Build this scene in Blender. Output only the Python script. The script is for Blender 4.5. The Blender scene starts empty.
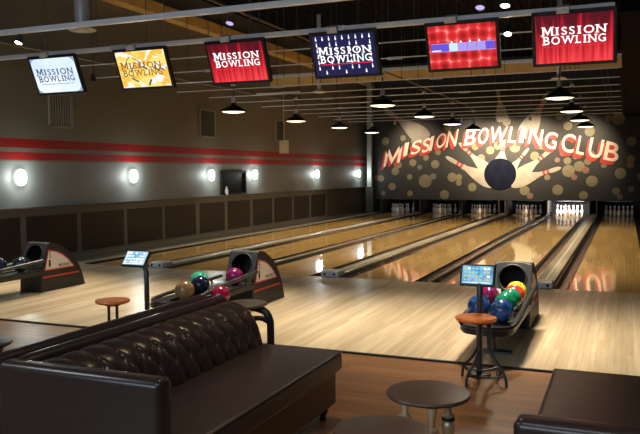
import bpy, bmesh, math, random
from mathutils import Vector, Matrix
random.seed(7)
S = bpy.context.scene
C = S.collection
PI = math.pi

# ------------------------------------------------------------------ helpers
def link(o, parent=None):
    C.objects.link(o)
    if parent is not None:
        o.parent = parent
    return o

def obj(name, bm, mat, parent=None, smooth=False, normals=True):
    me = bpy.data.meshes.new(name)
    if normals:
        bmesh.ops.recalc_face_normals(bm, faces=bm.faces[:])
    bm.to_mesh(me); bm.free()
    for m in (mat if isinstance(mat, (list, tuple)) else [mat]):
        me.materials.append(m)
    if smooth:
        for p in me.polygons: p.use_smooth = True
        try: me.set_sharp_from_angle(angle=math.radians(40))
        except Exception: pass
    return link(bpy.data.objects.new(name, me), parent)

def tag(o, label=None, cat=None, group=None, kind=None):
    if label: o['label'] = label
    if cat: o['category'] = cat
    if group: o['group'] = group
    if kind: o['kind'] = kind
    return o

def thing(name, label, cat, loc=(0, 0, 0), group=None, rz=0.0):
    o = bpy.data.objects.new(name, None)
    o.empty_display_size = .1
    o.location = loc; o.rotation_euler = (0, 0, rz)
    link(o)
    return tag(o, label, cat, group)

def copy_tree(o, parent=None):
    c = o.copy(); C.objects.link(c)
    if parent is not None: c.parent = parent
    for ch in list(o.children): copy_tree(ch, c)
    return c

def B(): return bmesh.new()

def box(bm, x0, x1, y0, y1, z0, z1, bev=0.0, seg=2, mi=0):
    r = bmesh.ops.create_cube(bm, size=1)
    vs = r['verts']
    for v in vs:
        v.co = Vector(((x0+x1)/2+v.co.x*(x1-x0), (y0+y1)/2+v.co.y*(y1-y0), (z0+z1)/2+v.co.z*(z1-z0)))
    fs = set(f for v in vs for f in v.link_faces)
    for f in fs: f.material_index = mi
    if bev > 0:
        es = list(set(e for v in vs for e in v.link_edges))
        bmesh.ops.bevel(bm, geom=es, offset=bev, segments=seg, profile=.5, affect='EDGES')
    return bm

def prism(bm, pts, axis, a0, a1, mi=0):
    """closed polygon swept along an axis; pts are the two other coordinates in order"""
    def P(p, a):
        if axis == 'x': return Vector((a, p[0], p[1]))
        if axis == 'y': return Vector((p[0], a, p[1]))
        return Vector((p[0], p[1], a))
    v0 = [bm.verts.new(P(p, a0)) for p in pts]
    v1 = [bm.verts.new(P(p, a1)) for p in pts]
    n = len(pts)
    fs = [bm.faces.new(v0), bm.faces.new(v1[::-1])]
    for i in range(n):
        fs.append(bm.faces.new((v0[i], v0[(i+1) % n], v1[(i+1) % n], v1[i])))
    for f in fs: f.material_index = mi
    return bm

def lathe(bm, prof, cx=0, cy=0, cz=0, seg=24, rot=None, mi=0):
    rings = []
    for r, z in prof:
        if r < 1e-6:
            p = Vector((0, 0, z)); p = rot @ p if rot else p
            rings.append([bm.verts.new(p+Vector((cx, cy, cz)))])
        else:
            ring = []
            for i in range(seg):
                p = Vector((r*math.cos(2*PI*i/seg), r*math.sin(2*PI*i/seg), z))
                if rot: p = rot @ p
                ring.append(bm.verts.new(p+Vector((cx, cy, cz))))
            rings.append(ring)
    for a, b in zip(rings, rings[1:]):
        if len(a) == 1 and len(b) == 1: continue
        for i in range(seg):
            j = (i+1) % seg
            if len(a) == 1: f = bm.faces.new((a[0], b[j], b[i]))
            elif len(b) == 1: f = bm.faces.new((a[i], a[j], b[0]))
            else: f = bm.faces.new((a[i], a[j], b[j], b[i]))
            f.material_index = mi
    return bm

def tube(bm, pts, r, seg=8, cap=True):
    pts = [Vector(p) for p in pts]
    up = None; rings = []
    for i, p in enumerate(pts):
        d = (pts[min(i+1, len(pts)-1)]-pts[max(i-1, 0)]).normalized()
        if up is None:
            up = Vector((0, 0, 1)) if abs(d.z) < .9 else Vector((1, 0, 0))
        s = d.cross(up)
        if s.length < 1e-6: s = d.cross(Vector((0, 1, 0)))
        s.normalize(); up = s.cross(d).normalized()
        rr = r[i] if isinstance(r, (list, tuple)) else r
        rings.append([bm.verts.new(p+s*rr*math.cos(2*PI*k/seg)+up*rr*math.sin(2*PI*k/seg)) for k in range(seg)])
    for a, b in zip(rings, rings[1:]):
        for k in range(seg):
            bm.faces.new((a[k], a[(k+1) % seg], b[(k+1) % seg], b[k]))
    if cap:
        bm.faces.new(rings[0][::-1]); bm.faces.new(rings[-1])
    return bm

def smooth_path(pts, n=6):
    """Catmull-Rom through the points"""
    P = [Vector(p) for p in pts]; P = [P[0]*2-P[1]]+P+[P[-1]*2-P[-2]]
    out = []
    for i in range(1, len(P)-2):
        for k in range(n):
            t = k/n
            a, b, c, d = P[i-1], P[i], P[i+1], P[i+2]
            out.append(.5*((2*b)+(c-a)*t+(2*a-5*b+4*c-d)*t*t+(3*b-a-3*c+d)*t**3))
    out.append(P[-2])
    return out

# ------------------------------------------------------------------ materials
def mat(name, col, rough=.5, metal=0.0, emit=None, estr=0.0, spec=.5, noise=0.0, nscale=20., bump=0.0, coat=0.0):
    m = bpy.data.materials.new(name); m.use_nodes = True
    nt = m.node_tree; b = nt.nodes['Principled BSDF']
    b.inputs['Base Color'].default_value = (*col, 1)
    b.inputs['Roughness'].default_value = rough
    b.inputs['Metallic'].default_value = metal
    b.inputs['Specular IOR Level'].default_value = spec
    if coat:
        b.inputs['Coat Weight'].default_value = coat; b.inputs['Coat Roughness'].default_value = .08
    if emit:
        b.inputs['Emission Color'].default_value = (*emit, 1); b.inputs['Emission Strength'].default_value = estr
    if noise or bump:
        tc = nt.nodes.new('ShaderNodeTexCoord')
        n = nt.nodes.new('ShaderNodeTexNoise'); n.inputs['Scale'].default_value = nscale; n.inputs['Detail'].default_value = 5
        nt.links.new(tc.outputs['Object'], n.inputs['Vector'])
        if noise:
            mx = nt.nodes.new('ShaderNodeMix'); mx.data_type = 'RGBA'
            mx.inputs['A'].default_value = (*[c*(1-noise) for c in col], 1)
            mx.inputs['B'].default_value = (*[min(1, c*(1+noise)) for c in col], 1)
            nt.links.new(n.outputs['Fac'], mx.inputs['Factor']); nt.links.new(mx.outputs['Result'], b.inputs['Base Color'])
        if bump:
            bp = nt.nodes.new('ShaderNodeBump'); bp.inputs['Strength'].default_value = bump; bp.inputs['Distance'].default_value = .01
            nt.links.new(n.outputs['Fac'], bp.inputs['Height']); nt.links.new(bp.outputs['Normal'], b.inputs['Normal'])
    return m

def planks(name, c1, c2, dark, bw, bl, along='y', rough=.15, grain=.25, spec=.5, mort=.0015, rvar=.0, patch=.0):
    m = bpy.data.materials.new(name); m.use_nodes = True
    nt = m.node_tree; b = nt.nodes['Principled BSDF']; N = nt.nodes.new; L = nt.links.new
    g = N('ShaderNodeNewGeometry'); sp = N('ShaderNodeSeparateXYZ'); L(g.outputs['Position'], sp.inputs[0])
    cb = N('ShaderNodeCombineXYZ')
    a, c = ('Y', 'X') if along == 'y' else ('X', 'Y')
    L(sp.outputs[a], cb.inputs[0]); L(sp.outputs[c], cb.inputs[1])
    br = N('ShaderNodeTexBrick'); L(cb.outputs[0], br.inputs['Vector'])
    br.inputs['Color1'].default_value = (*c1, 1); br.inputs['Color2'].default_value = (*c2, 1); br.inputs['Mortar'].default_value = (*dark, 1)
    br.inputs['Scale'].default_value = 1; br.inputs['Mortar Size'].default_value = mort; br.inputs['Mortar Smooth'].default_value = .4
    br.inputs['Brick Width'].default_value = bl; br.inputs['Row Height'].default_value = bw; br.inputs['Bias'].default_value = 0
    br.offset = .37; br.squash = 1
    mp = N('ShaderNodeMapping'); mp.inputs['Scale'].default_value = (1.2, 26, 1); L(cb.outputs[0], mp.inputs['Vector'])
    no = N('ShaderNodeTexNoise'); no.inputs['Scale'].default_value = 1.4; no.inputs['Detail'].default_value = 6; L(mp.outputs[0], no.inputs['Vector'])
    rr = N('ShaderNodeMapRange'); rr.inputs['From Min'].default_value = .3; rr.inputs['From Max'].default_value = .7
    rr.inputs['To Min'].default_value = 1-grain; rr.inputs['To Max'].default_value = 1+grain; L(no.outputs['Fac'], rr.inputs['Value'])
    mul = N('ShaderNodeVectorMath'); mul.operation = 'SCALE'; L(br.outputs['Color'], mul.inputs[0]); L(rr.outputs[0], mul.inputs['Scale'])
    out = mul.outputs[0]
    if patch:
        # long tonal runs of boards
        mp2 = N('ShaderNodeMapping'); mp2.inputs['Scale'].default_value = (.18, 3.2, 1); L(cb.outputs[0], mp2.inputs['Vector'])
        n2 = N('ShaderNodeTexNoise'); n2.inputs['Scale'].default_value = 1.0; n2.inputs['Detail'].default_value = 3; L(mp2.outputs[0], n2.inputs['Vector'])
        r2 = N('ShaderNodeMapRange'); r2.inputs['From Min'].default_value = .3; r2.inputs['From Max'].default_value = .7
        r2.inputs['To Min'].default_value = 1-patch; r2.inputs['To Max'].default_value = 1+patch; L(n2.outputs['Fac'], r2.inputs['Value'])
        m2 = N('ShaderNodeVectorMath'); m2.operation = 'SCALE'; L(out, m2.inputs[0]); L(r2.outputs[0], m2.inputs['Scale']); out = m2.outputs[0]
    L(out, b.inputs['Base Color'])
    b.inputs['Roughness'].default_value = rough; b.inputs['Specular IOR Level'].default_value = spec
    return m

def emis(name, col, s):
    m = bpy.data.materials.new(name); m.use_nodes = True
    b = m.node_tree.nodes['Principled BSDF']
    b.inputs['Base Color'].default_value = (0, 0, 0, 1); b.inputs['Roughness'].default_value = .3
    b.inputs['Emission Color'].default_value = (*col, 1); b.inputs['Emission Strength'].default_value = s
    return m

def ramp_emis(name, kind, scale, stops, s, dist=2.0, direction='X'):
    """a glowing screen with a wave / noise / voronoi picture on it, in object space"""
    m = bpy.data.materials.new(name); m.use_nodes = True
    nt = m.node_tree; b = nt.nodes['Principled BSDF']; N = nt.nodes.new; L = nt.links.new
    b.inputs['Base Color'].default_value = (0, 0, 0, 1)
    tc = N('ShaderNodeTexCoord')
    if kind == 'wave':
        t = N('ShaderNodeTexWave'); t.bands_direction = direction; t.inputs['Scale'].default_value = scale
        t.inputs['Distortion'].default_value = dist; t.inputs['Detail'].default_value = 2; o = t.outputs['Fac']
    elif kind == 'voronoi':
        t = N('ShaderNodeTexVoronoi'); t.inputs['Scale'].default_value = scale; t.inputs['Randomness'].default_value = dist; o = t.outputs['Distance']
    elif kind == 'cells':
        t = N('ShaderNodeTexVoronoi'); t.inputs['Scale'].default_value = scale; t.distance = 'MANHATTAN'
        sc = N('ShaderNodeSeparateColor'); L(t.outputs['Color'], sc.inputs[0]); o = sc.outputs[0]
    else:
        t = N('ShaderNodeTexNoise'); t.inputs['Scale'].default_value = scale; t.inputs['Detail'].default_value = dist; o = t.outputs['Fac']
    vec = tc.outputs['Object']
    if kind in ('curtain', 'cells'):
        mp = N('ShaderNodeMapping'); mp.inputs['Scale'].default_value = (2.2, .1, .12) if kind == 'curtain' else (.8, .2, 1.3)
        if kind == 'cells': mp.inputs['Rotation'].default_value = (0, .8, 0)
        L(vec, mp.inputs['Vector']); vec = mp.outputs[0]
    L(vec, t.inputs['Vector'])
    if kind == 'curtain':
        # screen picture of curtains: brighter toward the hem
        sp = N('ShaderNodeSeparateXYZ'); L(tc.outputs['Object'], sp.inputs[0])
        ma = N('ShaderNodeMath'); ma.operation = 'MULTIPLY_ADD'; L(sp.outputs['Z'], ma.inputs[0]); ma.inputs[1].default_value = -.85; L(o, ma.inputs[2]); o = ma.outputs[0]
    r = N('ShaderNodeValToRGB'); L(o, r.inputs[0]); e = r.color_ramp.elements
    if kind == 'cells': r.color_ramp.interpolation = 'CONSTANT'
    while len(e) < len(stops): e.new(.5)
    for i, (p, c) in enumerate(stops):
        e[i].position = p; e[i].color = (*c, 1)
    L(r.outputs[0], b.inputs['Emission Color']); b.inputs['Emission Strength'].default_value = s
    return m

M = {}
M['wall'] = mat('wall_paint', (.150, .143, .118), .62, noise=.06, nscale=1.2)
M['darkwall'] = mat('dark_wall_paint', (.020, .018, .016), .8, noise=.1, nscale=2)
M['stripe'] = mat('red_stripe_paint', (.36, .018, .022), .55, noise=.05)
M['wainframe'] = mat('wainscot_frame', (.115, .108, .096), .5, noise=.1, nscale=6)
M['plainpanel'] = mat('plain_panel', (.060, .046, .030), .6, noise=.1, nscale=3)
M['ceil'] = mat('black_roof', (.003, .003, .004), .9, spec=.1)
M['glulam'] = mat('glulam_wood', (.80, .52, .17), .5, noise=.2, nscale=4)
M['steel'] = mat('galvanised_steel', (.66, .70, .76), .35, .15, noise=.12, nscale=15)
M['railsteel'] = mat('pale_rail_steel', (.86, .89, .93), .32, .05, noise=.06, nscale=12)
M['darksteel'] = mat('dark_steel', (.07, .075, .08), .4, .6)
M['black'] = mat('black_powder_coat', (.009, .009, .010), .48)
M['matblack'] = mat('flat_black', (.004, .004, .004), .8)
M['gutter'] = mat('gutter_plastic', (.022, .020, .018), .22)
M['cap'] = mat('divider_cap', (.40, .36, .29), .30, .25, noise=.08, nscale=9)
M['capend'] = mat('cap_end_box', (.55, .57, .62), .4, noise=.05)
M['approach'] = planks('approach_maple', (.62, .505, .335), (.52, .41, .26), (.42, .325, .19), .055, 1.6, 'y', .26, .10, patch=.24)
M['lane'] = planks('lane_boards', (.66, .44, .175), (.57, .365, .135), (.39, .24, .085), .027, 3.0, 'y', .055, .10, mort=.001, patch=.10)
M['floorwood'] = planks('lounge_planks', (.275, .132, .052), (.175, .082, .033), (.05, .02, .009), .125, 1.2, 'x', .34, .30, patch=.18, mort=.002)
M['leather'] = mat('brown_leather', (.029, .0200, .0175), .29, spec=.5, noise=.25, nscale=14, bump=.06)
M['leatherseat'] = mat('brown_leather_seat', (.036, .0235, .0205), .38, spec=.5, noise=.25, nscale=9, bump=.05)
M['darkwood'] = mat('dark_wood', (.045, .024, .016), .35, noise=.3, nscale=10)
M['tabletop'] = mat('table_top_wood', (.070, .042, .030), .36, noise=.25, nscale=8)
M['seatwood'] = mat('orange_seat_wood', (.78, .20, .035), .30, noise=.25, nscale=12)
M['sidewood'] = mat('worn_table_wood', (.16, .115, .07), .38, noise=.25, nscale=9)
M['brass'] = mat('antique_brass', (.74, .60, .38), .30, .45, noise=.15, nscale=20)
M['lampblack'] = mat('pendant_enamel', (.012, .012, .013), .32)
M['lampwhite'] = mat('pendant_white_inside', (.80, .76, .66), .4)
M['bulb'] = emis('warm_bulb', (1, .80, .52), 3.2)
M['sconce'] = emis('sconce_glass', (.95, 1.0, .94), 7.0)
M['spotlens'] = emis('spot_lens', (1, .93, .86), 25.0)
M['spotdim'] = emis('spot_lens_dim', (.62, .48, .95), 1.0)
M['mural'] = mat('mural_charcoal', (.024, .0225, .020), .62, noise=.35, nscale=1.3)
M['mdot'] = [mat('mural_dot_gold', (.19, .16, .09), .6, noise=.25, nscale=5),
             mat('mural_dot_pink', (.22, .115, .085), .6, noise=.25, nscale=5),
             mat('mural_dot_grey', (.135, .135, .14), .6, noise=.25, nscale=5)]
M['mwhite'] = mat('mural_letter_cream', (.80, .62, .50), .6, noise=.06, nscale=3)
M['mred'] = mat('mural_letter_red', (.46, .030, .022), .6, noise=.1, nscale=3)
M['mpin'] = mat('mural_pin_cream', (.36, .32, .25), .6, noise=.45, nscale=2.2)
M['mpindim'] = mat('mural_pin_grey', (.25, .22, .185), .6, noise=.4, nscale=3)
M['mball'] = mat('mural_ball_navy', (.0045, .006, .015), .7, spec=.1, noise=.95, nscale=4)
M['pin'] = mat('pin_white', (.78, .77, .74), .22)
M['pinred'] = mat('pin_red', (.60, .03, .025), .25)
M['kick'] = mat('kickback_grey', (.11, .10, .085), .5, noise=.2, nscale=5)
M['hood'] = mat('hood_shell', (.012, .0095, .0095), .50, noise=.15)
M['hoodgrey'] = mat('hood_front_grey', (.030, .032, .038), .38, noise=.15, nscale=18)
M['decal'] = mat('hood_decal_cream', (.62, .56, .52), .45)
M['decalred'] = mat('hood_decal_red', (.42, .035, .03), .45)
M['decalink'] = mat('decal_ink', (.02, .016, .016), .5)
M['pad'] = mat('tray_pad', (.020, .021, .023), .30)
M['vent'] = mat('vent_louvre', (.30, .28, .235), .5, .2)
M['ventdark'] = mat('vent_recess', (.10, .098, .09), .7)
M['cream'] = mat('cream_board', (.62, .50, .27), .5, noise=.08)
M['column'] = mat('column_paint', (.33, .37, .335), .5, noise=.06)
M['diffuser'] = mat('diffuser_cone', (.80, .72, .56), .5, noise=.1)
M['glassdark'] = mat('dark_window_glass', (.004, .004, .004), .6, spec=.1)
M['concrete'] = mat('lounge_back_wall', (.10, .09, .08), .7, noise=.1)
# screens
M['scr_blue'] = ramp_emis('screen_pale_blue', 'noise', 1.6, [(.3, (.60, .80, 1)), (.62, (.88, .96, 1))], 1.05, 2)
M['scr_gold'] = ramp_emis('screen_gold_collage', 'cells', 9, [(0, (.98, .55, .08)), (.28, (1, .78, .22)), (.50, (1, .95, .80)), (.66, (1, .68, .14)), (.86, (.92, .92, .95))], 1.05, 1.0)
M['scr_red'] = ramp_emis('screen_red_curtain', 'curtain', 9, [(.30, (.09, .002, .012)), (.56, (.55, .010, .025)), (.85, (1.0, .06, .07))], 1.0, 2)
M['scr_navy'] = emis('screen_navy', (.012, .014, .075), 1.0)
M['scr_floral'] = ramp_emis('screen_red_floral', 'voronoi', 7.5, [(.12, (.05, .002, .004)), (.36, (.50, .010, .015)), (.62, (.90, .035, .04)), (.80, (1, .42, .36))], .95, .25)
M['e_white'] = emis('screen_white', (1, .97, .97), 1.35)
M['e_ink'] = emis('screen_dark_ink', (.05, .075, .16), .9)
M['e_purple'] = emis('screen_band_purple', (.13, .10, .75), 1.0)
M['e_lilac'] = emis('screen_band_lilac', (.42, .36, .95), 1.0)
M['e_pale'] = emis('screen_band_pale', (.55, .85, 1.0), 1.1)
M['e_red'] = emis('screen_red_line', (.85, .03, .05), 1.0)
M['e_brown'] = emis('screen_brown_ink', (.36, .15, .03), .8)
M['con_blue'] = ramp_emis('console_screen', 'noise', 14, [(.35, (.06, .32, .62)), (.60, (.30, .68, .92))], .85, 3)
M['con_pale'] = ramp_emis('console_screen_pale', 'noise', 9, [(.35, (.20, .55, .85)), (.60, (.72, .90, 1))], .9, 3)
M['e_yellow'] = emis('console_yellow', (.85, .80, .25), .8)
M['e_cyan'] = emis('console_cyan', (.30, .75, 1.0), .9)
M['e_pink'] = emis('console_pink', (.85, .25, .35), .8)

def wainslat():
    m = bpy.data.materials.new('wainscot_slats'); m.use_nodes = True
    nt = m.node_tree; b = nt.nodes['Principled BSDF']; N = nt.nodes.new; L = nt.links.new
    g = N('ShaderNodeNewGeometry'); mp = N('ShaderNodeMapping'); mp.inputs['Scale'].default_value = (0, 9, .5)
    L(g.outputs['Position'], mp.inputs['Vector'])
    n = N('ShaderNodeTexNoise'); n.inputs['Scale'].default_value = 2.2; n.inputs['Detail'].default_value = 4; L(mp.outputs[0], n.inputs['Vector'])
    r = N('ShaderNodeValToRGB'); L(n.outputs['Fac'], r.inputs[0])
    r.color_ramp.elements[0].position = .35; r.color_ramp.elements[0].color = (.007, .004, .0035, 1)
    r.color_ramp.elements[1].position = .7; r.color_ramp.elements[1].color = (.019, .009, .0075, 1)
    L(r.outputs[0], b.inputs['Base Color']); b.inputs['Roughness'].default_value = .5
    return m
M['slats'] = wainslat()

def deck():
    m = bpy.data.materials.new('corrugated_deck'); m.use_nodes = True
    nt = m.node_tree; b = nt.nodes['Principled BSDF']; N = nt.nodes.new; L = nt.links.new
    g = N('ShaderNodeNewGeometry'); w = N('ShaderNodeTexWave'); w.bands_direction = 'X'; w.inputs['Scale'].default_value = 1.2
    L(g.outputs['Position'], w.inputs['Vector'])
    bp = N('ShaderNodeBump'); bp.inputs['Strength'].default_value = .8; bp.inputs['Distance'].default_value = .05
    L(w.outputs['Fac'], bp.inputs['Height']); L(bp.outputs['Normal'], b.inputs['Normal'])
    b.inputs['Base Color'].default_value = (.003, .003, .0035, 1); b.inputs['Roughness'].default_value = .9; b.inputs['Specular IOR Level'].default_value = .1
    return m
M['deck'] = deck()

def ballmat(name, col, col2):
    m = bpy.data.materials.new(name); m.use_nodes = True
    nt = m.node_tree; b = nt.nodes['Principled BSDF']; N = nt.nodes.new; L = nt.links.new
    tc = N('ShaderNodeTexCoord'); n = N('ShaderNodeTexNoise'); n.inputs['Scale'].default_value = 9; n.inputs['Detail'].default_value = 3; n.inputs['Distortion'].default_value = 1.5
    L(tc.outputs['Object'], n.inputs['Vector'])
    r = N('ShaderNodeValToRGB'); L(n.outputs['Fac'], r.inputs[0])
    r.color_ramp.elements[0].position = .40; r.color_ramp.elements[0].color = (*col, 1)
    r.color_ramp.elements[1].position = .68; r.color_ramp.elements[1].color = (*col2, 1)
    L(r.outputs[0], b.inputs['Base Color']); b.inputs['Roughness'].default_value = .14
    return m

# ------------------------------------------------------------------ lettering
_glyph = {}
def glyph(ch, bold=.02):
    """outline of a letter as flat polygons, box scaled to 0..1 in both directions, plus its width/height ratio"""
    k = (ch, bold)
    if k in _glyph: return _glyph[k]
    if ch == 'M':                                   # four strokes
        t = .145+bold*2.5
        q = [(0, 0), (t, 0), (t, 1), (0, 1), (1-t, 0), (1, 0), (1, 1), (1-t, 1), (0, 1), (1.25*t, 1), (.5, .40), (.5, .02), (1-1.25*t, 1), (1, 1), (.5, .02), (.5, .40)]
        _glyph[k] = (q, [(0, 1, 2, 3), (4, 5, 6, 7), (8, 11, 10, 9), (12, 15, 14, 13)], .95)
        return _glyph[k]
    cu = bpy.data.curves.new('lettering', 'FONT'); cu.body = ch; cu.offset = bold; cu.resolution_u = 4
    o = bpy.data.objects.new('lettering', cu); C.objects.link(o)
    dg = bpy.context.evaluated_depsgraph_get(); dg.update()
    me = bpy.data.meshes.new_from_object(o.evaluated_get(dg))
    vs = [v.co.copy() for v in me.vertices]; fs = [tuple(p.vertices) for p in me.polygons]
    bpy.data.objects.remove(o); bpy.data.meshes.remove(me); bpy.data.curves.remove(cu)
    x0 = min(v.x for v in vs); x1 = max(v.x for v in vs); y0 = min(v.y for v in vs); y1 = max(v.y for v in vs)
    n = [((v.x-x0)/(x1-x0), (v.y-y0)/(y1-y0)) for v in vs]
    _glyph[k] = (n, fs, (x1-x0)/(y1-y0))
    return _glyph[k]

SERIF = {'M': [(0, 0), (1, 0), (.06, 1), (.94, 1)], 'I': [(.5, 0), (.5, 1)], 'N': [(.06, 1), (.95, 1), (.06, 0)], 'B': [(.05, 0), (.05, 1)],
         'W': [(.05, 1), (.5, 1), (.95, 1)], 'L': [(.08, 1), (.05, 0)], 'R': [(.05, 0), (.05, 1), (.95, 0)]}

def put_text(bm, text, x0, x1, z0, z1, y=0, bold=.03, serif=True, depth=.0, gap=.22, first_big=0.0, small=1.0, fn=None):
    """letters standing in the x-z plane, fitted between x0..x1 and z0..z1"""
    H = z1-z0
    ws = []
    for i, ch in enumerate(text):
        if ch == ' ': ws.append(.4); continue
        ws.append(glyph(ch, bold)[2]*(1+first_big if i == 0 else 1))
    if serif: ws = [w+(.28 if c == 'I' else .0) for w, c in zip(ws, text)]
    tot = sum(ws)+gap*(len(text)-1)
    k = (x1-x0)/tot; x = x0
    for i, ch in enumerate(text):
        w = ws[i]*k
        if ch != ' ':
            hh = H*(1+first_big) if i == 0 else H*small
            n, fs, _ = glyph(ch, bold)
            xa, xb = x, x+w
            if serif and ch == 'I': xa, xb = x+w*.25, x+w*.75
            def V(px, pz):
                q = (px, y, pz)
                return bm.verts.new(fn(q) if fn else q)
            vs = [V(xa+a*(xb-xa), z0+b*hh) for a, b in n]
            for f in fs:
                try: bm.faces.new([vs[j] for j in f])
                except ValueError: pass
            if serif:
                for sx, sz in SERIF.get(ch, []):
                    cx = xa+sx*(xb-xa); hw = .20*k; t = .10*H
                    za = z0 if sz == 0 else z0+hh-t
                    f4 = [V(cx-hw, za), V(cx+hw, za), V(cx+hw, za+t), V(cx-hw, za+t)]
                    bm.faces.new(f4)
        x += w+gap*k
    return bm

def flat_disc(bm, cx, cz, r, y, seg=24, sx=1.0):
    vs = [bm.verts.new((cx+r*sx*math.cos(2*PI*i/seg), y, cz+r*math.sin(2*PI*i/seg))) for i in range(seg)]
    return bm.faces.new(vs)

def rect_xz(bm, x0, x1, z0, z1, y, mi=0):
    f = bm.faces.new([bm.verts.new(p) for p in ((x0, y, z0), (x1, y, z0), (x1, y, z1), (x0, y, z1))])
    f.material_index = mi
    return f

# ------------------------------------------------------------------ the setting
WX = -9.2           # striped wall
PCAP = [-6.84, -3.42, -.06]          # ball-return dividers
LOFF = .90                          # lane centre from its divider
FOUL = 0.0; APP = -4.6; LEND = 19.15; MUR = 18.2

def structure(name, bm, m, smooth=False):
    o = obj(name, bm, m, None, smooth); o['kind'] = 'structure'; return o

structure('floor', box(B(), WX, 4.6, -17, APP, -.10, -.012), M['floorwood'])
structure('floor_approach', box(B(), WX, 4.6, APP, FOUL, -.10, 0), M['approach'])
structure('trim_1', box(B(), WX, 4.6, APP-.035, APP, -.02, .004), M['matblack'])
structure('floor_lane_bed', box(B(), WX, 4.6, FOUL, 20.6, -.20, -.11), M['matblack'])
structure('floor_side_aisle', box(B(), 1.72, 4.6, FOUL, 20.6, -.11, -.004), M['darkwall'])
structure('floor_wall_aisle', box(B(), WX, -8.66, FOUL, 20.6, -.11, -.004), M['plainpanel'])

# striped wall: paint and painted-in sconce light by height
def wallpaint():
    m = bpy.data.materials.new('striped_wall_paint'); m.use_nodes = True
    nt = m.node_tree; b = nt.nodes['Principled BSDF']; N = nt.nodes.new; L = nt.links.new
    g = N('ShaderNodeNewGeometry'); sp = N('ShaderNodeSeparateXYZ'); L(g.outputs['Position'], sp.inputs[0])
    no = N('ShaderNodeTexNoise'); no.inputs['Scale'].default_value = .9; no.inputs['Detail'].default_value = 3; L(g.outputs['Position'], no.inputs['Vector'])
    base = N('ShaderNodeMix'); base.data_type = 'RGBA'; L(no.outputs['Fac'], base.inputs['Factor'])
    base.inputs['A'].default_value = (.160, .150, .124, 1); base.inputs['B'].default_value = (.185, .170, .135, 1)
    # lighter grey below the stripes: sconce light put into the colour
    lo = N('ShaderNodeMath'); lo.operation = 'LESS_THAN'; lo.inputs[1].default_value = 1.95; L(sp.outputs['Z'], lo.inputs[0])
    m1 = N('ShaderNodeMix'); m1.data_type = 'RGBA'; L(lo.outputs[0], m1.inputs['Factor']); L(base.outputs['Result'], m1.inputs['A']); m1.inputs['B'].default_value = (.215, .225, .220, 1)
    cur = m1.outputs['Result']
    for z0, z1 in ((1.98, 2.125), (2.205, 2.375)):
        a = N('ShaderNodeMath'); a.operation = 'GREATER_THAN'; a.inputs[1].default_value = z0; L(sp.outputs['Z'], a.inputs[0])
        c = N('ShaderNodeMath'); c.operation = 'LESS_THAN'; c.inputs[1].default_value = z1; L(sp.outputs['Z'], c.inputs[0])
        mm = N('ShaderNodeMath'); mm.operation = 'MULTIPLY'; L(a.outputs[0], mm.inputs[0]); L(c.outputs[0], mm.inputs[1])
        mx = N('ShaderNodeMix'); mx.data_type = 'RGBA'; L(mm.outputs[0], mx.inputs['Factor']); L(cur, mx.inputs['A']); mx.inputs['B'].default_value = (.33, .006, .009, 1)
        cur = mx.outputs['Result']
    L(cur, b.inputs['Base Color']); b.inputs['Roughness'].default_value = .6
    return m
structure('wall_left', box(B(), WX-.2, WX, -17, 20.6, -.2, 6.3), wallpaint())
structure('wall_right', box(B(), 4.6, 4.8, -17, 20.6, -.2, 6.3), M['darkwall'])
structure('wall_front', box(B(), WX-.2, 4.8, 20.6, 20.8, -.2, 6.3), M['darkwall'])
structure('wall_back', box(B(), WX-.2, 4.8, -17.2, -17, -.2, 6.3), M['concrete'])
structure('ceiling', box(B(), WX-.2, 4.8, -17.2, 20.8, 6.2, 6.35), M['deck'])
structure('ceiling_bulkhead', box(B(), .95, 4.6, -1.0, 18.18, 3.72, 6.2), M['ceil'])

# wainscot along the striped wall
wr = thing('wainscot', 'dark slatted wainscot panelling along the red striped wall', 'wainscot', (WX, 0, 0))
wr['kind'] = 'structure'
fr = B(); box(fr, .0, .05, -17, 14.0, .0, 1.08); obj('wainscot_frame', fr, M['wainframe'], wr)
cp = B(); box(cp, .0, .085, -17, 18.0, 1.08, 1.115, .006); obj('cap_rail', cp, M['wainframe'], wr)
pl = B(); box(pl, .0, .045, 14.0, 18.6, .0, 1.08); obj('plain_panel', pl, M['plainpanel'], wr)
WAIN = [(-2.75, -2.32), (-2.18, -.92), (-.77, .58), (.71, 2.08), (2.2, 3.53), (3.65, 5.01), (5.2, 6.48), (6.65, 7.97), (8.14, 9.42), (9.57, 10.93), (11.07, 12.35), (12.5, 13.85)]
yy = -2.88
while yy > -16:
    WAIN.append((yy-1.3, yy)); yy -= 1.44
for a, b_ in WAIN:
    p = B(); box(p, .05, .058, a, b_, .15, .93); obj('slat_panel', p, M['slats'], wr)
structure('baseboard_left', box(B(), WX, WX+.07, -17, 18.6, -.004, .07, .004), M['wainframe'])

# dark window in the wall
wn = thing('window_1', 'black window opening in the striped wall above the wainscot', 'window', (WX, 7.05, 1.41)); wn['kind'] = 'structure'
f_ = B()
for a in ((-.72, .72, .31, .37), (-.72, .72, -.30, -.24), ): box(f_, 0, .05, a[0], a[1], a[2], a[3])
for s in (-1, 1): box(f_, 0, .05, s*.69-.03, s*.69+.03, -.25, .32)
obj('window_frame', f_, M['matblack'], wn)
obj('pane', box(B(), .004, .014, -.66, .66, -.24, .31), M['glassdark'], wn)
bt = B(); lathe(bt, [(0, 0), (.05, 0), (.052, .10), (.045, .15), (.02, .19), (.02, .23), (0, .23)], 0, 0, 0, 14)
bo = obj('white_bottle', bt, mat('bottle_white', (.55, .57, .55), .35), None, True)
bo.location = (WX+.043, 6.62, 1.115); tag(bo, 'small white bottle standing on the wainscot cap below the black window', 'bottle')

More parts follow.
